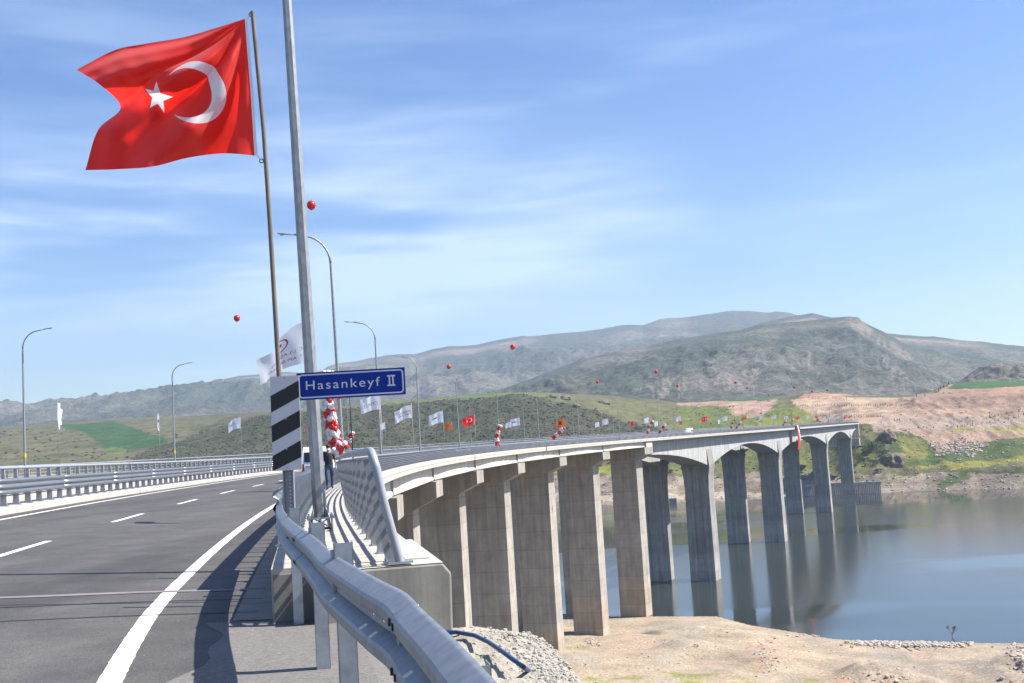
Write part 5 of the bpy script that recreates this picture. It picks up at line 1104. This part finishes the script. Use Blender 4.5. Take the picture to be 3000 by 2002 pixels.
def car(loc, rz, label):
    B = thing('white_car', label, 'car', loc); B.rotation_euler = (0, 0, rz)
    low = [(-2.1, .3), (-2.12, .7), (-1.9, .9), (-.9, .98), (1.2, .98), (2.0, .92), (2.1, .6), (2.1, .3)]; cab = [(-1.05, .96), (-.35, 1.45), (.9, 1.48), (1.75, .96)]
    mb = MB(); mb.loft([[(x, y, z) for y, z in low] for x in (-.87, .87)], close=True, caps=True); smooth_by_angle(mb.build('body', 'van_white', B), 40)
    mb = MB(); mb.loft([[(x*(1 if z < 1 else .82), y, z) for y, z in cab] for x in (-.84, .84)], close=True, caps=True); cb_ = mb.build('cabin', 'black_glass', B)
    mb = MB(); mb.box((0, .28, 1.475), (.68, 0, 0), (0, .68, .015), (0, 0, .025)); mb.build('roof', 'van_white', B)
    for x in (-.78, .78):
        for y in (-1.3, 1.3): mb = MB(); mb.tube([(x-.1, y, .31), (x+.1, y, .31)], .31, 16); wh = mb.build('wheel', 'rubber', B); mb = MB(); mb.tube([(x-.106, y, .31), (x+.106, y, .31)], .18, 10); mb.build('rim', 'grey_paint', wh)
        mb = MB(); mb.box((x*.85, -2.08, .70), (.14, 0, 0), (0, .04, 0), (0, 0, .08)); mb.build('headlight', 'lens', B)
    mb = MB(); mb.box((0, -2.11, .45), (.26, 0, 0), (0, .02, 0), (0, 0, .06)); mb.build('number_plate', 'plate_white', B)
    return B
s_v = 62.0; ov = -3.05; q = at(s_v, ov, 0); van((q[0], q[1], zr(s_v, ov)), -head(s_v), 'white minibus seen from behind, half hidden between striped board and lamp pole')
s_c = 186.0; q = at(s_c, -4.6, 0); car((q[0], q[1], zr(s_c, -4.6)), -head(s_c), 'white car with dark windscreen driving behind the pipe railing')
s_w = 402.0; q = at(s_w, -4.4, 0); van((q[0], q[1], zr(s_w, -4.4)), -head(s_w)+math.pi+.0, 'white minibus far out on the long spans', hgt=2.6)

# ================================================================ PERSON
def person(loc, rz):
    B = thing('person', 'person in dark navy shirt, jeans and white face mask walking on the walkway', 'person', loc); B.rotation_euler = (0, 0, rz)
    J = {'pel': (0, 0, .95, .135), 'wai': (0, 0, 1.10, .130), 'che': (0, .0, 1.30, .155), 'sho': (0, .01, 1.44, .11), 'nek': (0, .0, 1.52, .055), 'hd0': (0, -.02, 1.60, .085), 'hd1': (0, -.01, 1.70, .09),
         'hL': (-.10, 0, .90, .095), 'kL': (-.11, -.07, .50, .065), 'aL': (-.11, .02, .10, .045), 'fL': (-.11, -.14, .045, .035), 'hR': (.10, 0, .90, .095), 'kR': (.11, .03, .50, .065), 'aR': (.11, .18, .12, .045), 'fR': (.12, .04, .04, .035),
         'sL': (-.19, .01, 1.42, .065), 'eL': (-.26, .03, 1.14, .046), 'wL': (-.27, -.06, .90, .032), 'pL': (-.27, -.08, .83, .036), 'sR': (.19, .01, 1.42, .065), 'eR': (.26, .02, 1.14, .046), 'wR': (.28, -.03, .89, .032), 'pR': (.28, -.05, .82, .036)}
    Ed = [('pel', 'wai'), ('wai', 'che'), ('che', 'sho'), ('sho', 'nek'), ('nek', 'hd0'), ('hd0', 'hd1'), ('pel', 'hL'), ('hL', 'kL'), ('kL', 'aL'), ('aL', 'fL'), ('pel', 'hR'), ('hR', 'kR'), ('kR', 'aR'), ('aR', 'fR'), ('sho', 'sL'), ('sL', 'eL'), ('eL', 'wL'), ('wL', 'pL'), ('sho', 'sR'), ('sR', 'eR'), ('eR', 'wR'), ('wR', 'pR')]
    for sd_, x in (('L', -1), ('R', 1)):
        px, py, pz, _ = J['p'+sd_]
        for i, (dx_, ln) in enumerate([(-.022, .07), (-.008, .08), (.008, .075), (.02, .06)]):
            J[f'f{sd_}{i}a'] = (px+.0, py+dx_, pz-.04, .010); J[f'f{sd_}{i}b'] = (px-.01*x, py+dx_-.01, pz-.04-ln*.5, .009); J[f'f{sd_}{i}c'] = (px-.025*x, py+dx_-.012, pz-.04-ln, .008)
            Ed += [('p'+sd_, f'f{sd_}{i}a'), (f'f{sd_}{i}a', f'f{sd_}{i}b'), (f'f{sd_}{i}b', f'f{sd_}{i}c')]
        J[f't{sd_}a'] = (px-.01*x, py-.035, pz+.0, .011); J[f't{sd_}b'] = (px-.015*x, py-.055, pz-.04, .009); Ed += [('p'+sd_, f't{sd_}a'), (f't{sd_}a', f't{sd_}b')]
    keys = list(J); me = bpy.data.meshes.new('body'); me.from_pydata([J[k][:3] for k in keys], [(keys.index(a), keys.index(b_)) for a, b_ in Ed], [])
    o = link('body', me, B); o.modifiers.new('skin', 'SKIN'); sk = me.skin_vertices[0].data
    for i, k in enumerate(keys): sk[i].radius = (J[k][3]*(1.25 if k in ('che', 'wai', 'pel') else 1), J[k][3]); sk[i].use_root = k == 'pel'
    o.modifiers.new('sub', 'SUBSURF').levels = 1; o.modifiers['sub'].render_levels = 1
    dg = bpy.context.evaluated_depsgraph_get(); dg.update(); m2 = bpy.data.meshes.new_from_object(o.evaluated_get(dg)); o.modifiers.clear(); o.data = m2; m2.materials.clear()
    for m in ('skin', 'navy', 'denim', 'dark'): m2.materials.append(MATS[m])
    for p_ in m2.polygons:
        z, x = p_.center.z, abs(p_.center.x); p_.use_smooth = True
        p_.material_index = 3 if z < .10 and x < .22 else 2 if (z < .97 and x < .225) else 1 if (z < 1.49 and (x < .20 or z > 1.19)) else 0
    mb = MB(); mb.ball((0, .012, 1.735), .098, 14, 10, (1, 1.05, .85)); mb.build('hair', 'hair', B, smooth=True)
    mb = MB(); mb.ball((0, -.075, 1.60), .062, 12, 8, (1, .6, .75)); mb.build('face_mask', 'mask_white', B, smooth=True)
    for x in (-.095, .095): mb = MB(); mb.ball((x, 0, 1.655), .022, 8, 6, (.5, 1, 1.4)); mb.build('ear', 'skin', B, smooth=True)
    for x in (-.034, .034): mb = MB(); mb.ball((x, -.094, 1.672), .012, 8, 6); mb.build('eye', 'dark', B, smooth=True)
    return B
q = at(35.5, -.88, zs(35.5)); person((q[0], q[1], q[2]), -head(35)+R(8))

# ================================================================ NEAR GROUND DETAILS
so = np.arange(-.2, 3.6, .03); sv_ = np.arange(-9.5, 3.4, .03); OO, SS = np.meshgrid(so, sv_)
lump = fbm(OO*3, SS*3, 5); edge_o = 1.22+.25*(fbm(SS*1.3, SS*0+2, 4)-.5)*2; fall = np.maximum(0, OO-edge_o)+np.maximum(0, SS-.85-.3*(fbm(OO*2, OO*0+4, 3)-.5))*.9
Zs = -1.86-.10*OO+(lump-.5)*.16+(fbm(OO*14, SS*14, 4)-.5)*.05*np.clip((OO-.5)*2, .3, 1)-fall*1.1-fall**2*.5-np.clip(-SS-4, 0, 10)*.03
Zs -= np.clip((.15-OO)/.3, 0, 1)*.25
Zs += .10*np.exp(-((OO-.9)**2+(SS+.2)**2)*2.0)
Psp = np.stack([P0[0]+math.sin(th0)*SS+math.cos(th0)*OO, P0[1]+math.cos(th0)*SS-math.sin(th0)*OO, Zs], -1)
cs_ = np.ones(Psp.shape)*np.array((.40, .365, .30)); mk_ = np.clip((lump-.5)*6, 0, 1)[..., None]*.5; cs_ = cs_*(1-mk_)+np.array((.32, .295, .25))*mk_
mk_ = np.clip(-SS-3.6, 0, 1)[..., None]*.6; cs_ = cs_*(1-mk_)+np.array((.20, .19, .175))*mk_
sp_ = grid_mesh('spilled_concrete', Psp, 'spill_ground', cs_, kind=None, label='pale lumpy spilled concrete over the embankment edge beside the abutment', cat='concrete spill')
def spill_at(s, o): return at(s, o, float(np.interp(0, [0], [0]))+Zs[min(max(int((s+9.5)/.03), 0), Zs.shape[0]-1), min(max(int((o+.2)/.03), 0), Zs.shape[1]-1)])
def clumps(n):
    mb = MB(); pr = MB().ball((0, 0, 0), 1, 6, 4); pv = np.array(pr.v)
    for _ in range(n):
        s, o = rng.uniform(-5, 1.3), 1.30+rng.normal(0, .22); c_ = spill_at(s, o); k = rng.uniform(.006, .024)
        mb.add(pv*(1+rng.uniform(-.3, .3, (len(pv), 1)))*k*np.array((1.2, 1.2, .8))+c_, pr.f)
    return mb
tag(clumps(5000).build('concrete_crumbs', mat('crumb', (.36, .335, .29), .95, var=.15, vscale=8), fix=False), 'rough crumbs of hardened concrete along the lip of the spill', 'rubble', kind='stuff')
hp = [onz(x, y, z) for x, y, z in [(1262, 1855, -1.78), (1290, 1853, -1.78), (1340, 1853, -1.775), (1390, 1862, -1.78), (1430, 1881, -1.79), (1470, 1908, -1.80), (1505, 1934, -1.82), (1535, 1955, -1.86), (1548, 1966, -1.95)]]
mb = MB(); mb.tube(hp, .021, 12); tag(smooth_by_angle(mb.build('water_hose', 'hose_blue', org=hp[0]), 60), 'thick blue hose curving over the spilled concrete', 'hose')
mb = MB(); mb.tube([onz(1297, 1880, -1.88), onz(1322, 1868, -1.82), onz(1345, 1862, -1.80)], .008, 6); tag(mb.build('steel_rod', 'bark', org=onz(1297, 1880, -1.88)), 'thin rusty rod propped under the blue hose', 'rod')

# broken asphalt lip and pebbles on the shoulder
mb = MB(); pr = MB().ball((0, 0, 0), 1, 6, 4); pv = np.array(pr.v)
for _ in range(160):
    s, o = rng.uniform(-9, 1.0), -1.0-abs(rng.normal(0, .5)); k = rng.uniform(.003, .007); mb.add(pv*(1+rng.uniform(-.3, .3, (len(pv), 1)))*k+at(s, o, zr(s, min(o, -1.3))+k*.3), pr.f)
tag(mb.build('road_grit', 'crumb', fix=False), 'loose grit scattered over the asphalt shoulder', 'grit', kind='stuff')

# stones and rubble on the near shore
def stones(cent, n, spx, spy, lo, hi):
    mb = MB(); pr = MB().ball((0, 0, 0), 1, 6, 4); pv = np.array(pr.v)
    for _ in range(n):
        px, py = cent[0]+rng.normal(0, spx), cent[1]+rng.normal(0, spy); py = max(py, 1845 if px > 2000 else 1820); q = bank_pt(px, py); k = rng.uniform(lo, hi)
        if q[2] < -53.95: continue
        mb.add(pv*(1+rng.uniform(-.35, .35, (len(pv), 1)))*k*np.array((1.2, 1, .7))+q+UP*k*.25, pr.f)
    return mb
for cent, n, sx_, sy_, lo, hi, lb in [((2690, 1888), 420, 70, 5, .15, .6, 'heap of pale boulders along the water edge by the bare tree'), ((2545, 1886), 90, 26, 4, .2, .6, 'small heap of pale stones left of the boulder heap'), ((2990, 1930), 200, 18, 25, .15, .6, 'pile of pale rubble beside the dirt track'), ((2245, 1930), 110, 22, 22, .08, .3, 'pale stones down the red earth bank'), ((1740, 1884), 45, 14, 5, .12, .4, 'broken rocks in front of the pier'), ((2380, 1862), 60, 45, 4, .1, .35, 'pebbles along the pale water edge'), ((2590, 1985), 70, 50, 8, .1, .4, 'stones on top of the red earth mound'), ((2100, 1905), 500, 330, 38, .04, .16, 'fine gravel strewn over the sandy shore'), ((1960, 1900), 40, 120, 40, .12, .35, 'odd stones on the sand below the viaduct')]:
    tag(stones(cent, n, sx_, sy_, lo, hi).build('rubble', 'stone_white', fix=False), lb, 'rubble', kind='stuff')
def block_row(pts, lb, sz):
    for (px, py) in pts:
        q = bank_pt(px, py); a = rng.uniform(0, 3); k = sz*rng.uniform(.7, 1.3); d1, d2 = np.array((math.cos(a), math.sin(a), 0)), np.array((-math.sin(a), math.cos(a), 0)); mb = MB(); mb.box((0, 0, k*.3), d1*k, d2*k*.6, UP*k*.5)
        o = tag(mb.build('stone_block', 'stone_white', org=None), lb, 'stone', 'stone blocks at the pier foot'); o.location = tuple(q); m_ = o.modifiers.new('bevel', 'BEVEL'); m_.width = k*.12
block_row([(1553, 1913), (1575, 1911), (1603, 1910), (1614, 1909), (1627, 1909)], 'squared pale stone block lying at the foot of the approach pier', .55)
# bare sapling on the boulders
tb = bank_pt(2790, 1878); BT_ = thing('bare_tree', 'small leafless tree on the boulders at the water edge', 'tree', tb)
rs = random.Random(5); segs = []
def branch(p, d, ln, r_, lev, mb):
    e_ = p+d*ln; mid = p+d*ln*.5+np.array([rs.uniform(-.06, .06)*ln for _ in range(3)]); mb.tube([p, mid, e_], [r_, r_*.8, r_*.6], 5)
    if lev == 0: return
    for _ in range(4 if lev < 3 else 3):
        nd = d+np.array([rs.uniform(-.75, .75), rs.uniform(-.75, .75), rs.uniform(-.05, .6)]); nd /= np.linalg.norm(nd); branch(p+d*ln*rs.uniform(.55, 1), nd, ln*rs.uniform(.55, .75), r_*.55, lev-1, mb)
mb = MB(); mb.tube([(0, 0, -.3), (.05, 0, .8), (.1, 0, 1.6)], [.13, .10, .09], 7); mb.build('trunk', 'bark', BT_, smooth=True)
mb = MB()
for d in ((.5, 0, .9), (-.5, .2, .9), (.1, -.4, 1.0), (.7, .3, .6)): d = np.array(d)/np.linalg.norm(d); branch(np.array((.1, 0, 1.5)), d, 1.15, .06, 4, mb)
mb.build('crown', 'bark', BT_, fix=False)

# ================================================================ FAR SHORE THINGS
def fb_pt(px, py):
    Pp, Xx, Yy = FB; j = int(round((px+300)/5)); j = min(max(j, 0), Pp.shape[1]-1); cold = Pp[1:-1, j]; rowy = CY-FPX*(cold@up)/(cold@fw); i = int(np.argmin(abs(rowy-py))); return cold[i]
def leafy(loc, rad, hgt, label, m='leaf', group=None, n=900, seed=1):
    B = thing('bush', label, 'bush', loc, group); r_ = np.random.default_rng(seed); mb = MB()
    lob = [(r_.uniform(-.6, .6)*rad, r_.uniform(-.6, .6)*rad, r_.uniform(.3, .75)*hgt, r_.uniform(.3, .55)) for _ in range(9)]
    for _ in range(n):
        l_ = lob[r_.integers(0, len(lob))]; v = r_.normal(0, 1, 3); v /= np.linalg.norm(v); p_ = np.array(l_[:3])+v*l_[3]*np.array((rad, rad, hgt*.55))*r_.uniform(.55, 1.05)
        if p_[2] < 0: continue
        a, b_ = r_.normal(0, 1, 3), r_.normal(0, 1, 3); a /= np.linalg.norm(a); b_ /= np.linalg.norm(b_); k = r_.uniform(.25, .6)*rad*.18; mb.add([p_, p_+a*k, p_+(a+b_)*k*.7, p_+b_*k], [(0, 1, 2, 3)])
    mb.build('crown', m, B, fix=False); mb = MB(); mb.tube([(0, 0, -.5), (0, 0, hgt*.5)], [.25, .1], 6); mb.build('trunk', 'bark', B); return B
for k, (px, py, rd, hg, lb) in enumerate([(2572, 1318, 8.5, 9, 'round green tree on the slope right of the last pier'), (2540, 1330, 7, 7, 'dusty green bush between the last pier and the round tree'), (2590, 1335, 6, 6, 'green tree leaning against the dark rock'), (2562, 1362, 6, 5.5, 'rounded bush below the round tree'), (2525, 1350, 5, 4, 'low olive bush beside the last pier'), (2575, 1382, 4, 3, 'low yellow green bush at the bank foot'), (2095, 1362, 4.5, 4, 'single dark green bush between the first tall piers'), (1965, 1385, 3, 2.5, 'small bush on the yellow bank between twin piers')]): leafy(fb_pt(px, py), rd, hg, lb, seed=k+3)
def rock(px, py, w_, h_, d_, label, m, seed):
    loc = fb_pt(px, py); mb = MB().ball((0, 0, 0), 1, 40, 26); V = np.array(mb.v)
    n1_ = fbm(V[:, 0]*1.6+seed, V[:, 2]*1.9+V[:, 1]+5, 5, True)-.5; n2_ = fbm(V[:, 1]*4+seed, V[:, 2]*5+V[:, 0]*3, 4, True)-.5
    V = V*(1+.75*n1_+.30*n2_)[:, None]*np.array((w_, d_, h_)); mb.v = [tuple(v) for v in V]
    o = mb.build('rock_outcrop', m, smooth=True); o.location = (loc[0], loc[1]+d_*.6, loc[2]-h_*.05); return tag(o, label, 'rock')
mat('rock_dark', (.17, .145, .105), .95, var=.4, vscale=.35, bump=.9, bscale=.8)
rock(2603, 1290, 6, 8, 9, 'upper dark rock face above the green trees', 'rock_dark', 3); rock(2626, 1362, 9, 9, 11, 'lower dark rounded rock outcrop above the shore', 'rock_dark', 8)
for px_, py_, w_, lb_ in ((1625, 1166, 9, 'dark rock ledge just below the hill crest behind the lamps'), (1655, 1170, 8, 'smaller dark ledge beside the crest ledge'), (1765, 1182, 9, 'isolated dark rock ledge on the olive hillside'), (1690, 1192, 5, 'small dark rock between the two hillside ledges')): rock(px_, py_, w_, 4.5, 6, lb_, 'rock_dark', int(px_))
# pile wall at the water edge
a_, b_ = onz(2338, 1450, -54), onz(2583, 1440, -54); a_ = a_*np.array((.975, .975, 1)); b_ = b_*np.array((.975, .975, 1)); n_ = 46; WL = thing('retaining_wall', 'grey pile wall with concrete cap beam at the waterline behind the last piers', 'wall', a_)
d = (b_-a_); ln = np.linalg.norm(d); d /= ln; nn = np.cross(d, UP)
for i in range(n_): mb = MB(); c_ = d*(ln*(i+.5)/n_); mb.tube([c_-UP*4, c_+UP*7.2], ln/n_*.46, 8); mb.build('pile', 'concrete_box', WL)
mb = MB(); mb.box(d*ln/2+UP*8.0, d*(ln/2+.4), nn*1.3, UP*.95); mb.build('cap_beam', 'concrete_box', WL)
# small concrete hut at the far waterline
q = fb_pt(1970, 1468); mb = MB(); mb.box(UP*1.3, (2.6, 0, 0), (0, 2.4, 0), UP*2.6); HT = thing('pump_house', 'small dark concrete block at the far waterline between the twin piers', 'building', onz(1972, 1476, -54)); mb.build('wall', 'concrete_old', HT); mb = MB(); mb.box(UP*4.1, (2.8, 0, 0), (0, 2.6, 0), UP*.2); mb.build('roof', 'concrete_box', HT)
# young conifers planted in rows
sap = MB()
for i in range(4): sap.tube([(0, 0, .3+.55*i), (0, 0, 1.35+.6*i)], [.62-.13*i, .03], 7)
SAP = sap.mesh('crown', 'conifer'); tr = MB(); tr.tube([(0, 0, -.3), (0, 0, .6)], .07, 5); TRK = tr.mesh('trunk', 'bark')
rowpts = [(2688, 1254), (2704, 1254), (2717, 1254), (2733, 1254), (2790, 1254)]+[(2783+i*7.5+random.uniform(-2, 2), 1254-max(0, i*7.5-20)*.165+random.uniform(-3, 3)) for i in range(15)]+[(2890+i*13+random.uniform(-3, 3), 1228-i*3.2) for i in range(9)]+[(2900+i*14+random.uniform(-3, 3), 1240-i*3.0) for i in range(8)]
for px, py in rowpts:
    t_ = thing('conifer_sapling', 'young dark conifer planted on the gravel terrace of the earth slope', 'sapling', fb_pt(px, py), 'saplings on the earth terraces'); k = random.uniform(.5, .85); t_.scale = (k, k, k*random.uniform(.9, 1.3)); t_.rotation_euler = (0, 0, random.uniform(0, 6)); link('crown', SAP, t_); link('trunk', TRK, t_)
mb = MB()
for y0, xa, xb, n in [(1222, 2376, 2590, 110), (1189, 2335, 2640, 110), (1169, 2360, 2520, 40), (1232, 2612, 2640, 10), (1154, 2755, 2790, 8)]:
    for _ in range(n):
        px = random.uniform(xa, xb); q = fb_pt(px, y0+random.uniform(-1.5, 1.5)); k = random.uniform(.35, .8); 
        for i in range(2): mb.tube([q+UP*(.2+.9*i)*k, q+UP*(1.7+1.2*i)*k], [.62*k-.12*i, .04], 5)
tag(mb.build('sapling_rows', 'conifer', fix=False), 'rows of tiny planted saplings across the bare benches beyond the viaduct', 'saplings', kind='stuff')
for k, (px, py) in enumerate([(2741, 1149), (2748, 1146), (2757, 1142), (2766, 1137), (2774, 1133), (2781, 1128), (2687, 1163), (2708, 1162)]):
    t_ = thing('conifer_sapling', 'young conifer standing on the skyline beside the green field', 'sapling', fb_pt(px, py), 'conifers on the skyline'); q = random.uniform(.9, 1.5); t_.scale = (q, q, q); link('crown', SAP, t_); link('trunk', TRK, t_)

# ================================================================ HAZE
hz = bpy.data.materials.new('haze'); hz.use_nodes = True; nt = hz.node_tree
for n in list(nt.nodes): nt.nodes.remove(n)
ho = N(nt, 'ShaderNodeOutputMaterial'); pv = N(nt, 'ShaderNodeVolumePrincipled'); pv.inputs['Color'].default_value = (.62, .79, 1.0, 1); pv.inputs['Density'].default_value = 7.5e-5; pv.inputs['Anisotropy'].default_value = 0.2
nt.links.new(pv.outputs[0], ho.inputs['Volume']); MATS['haze'] = hz
mb = MB(); mb.box((0, 4300, 330), (9000, 0, 0), (0, 5000, 0), (0, 0, 720)); tag(mb.build('haze', 'haze'), kind='stuff')
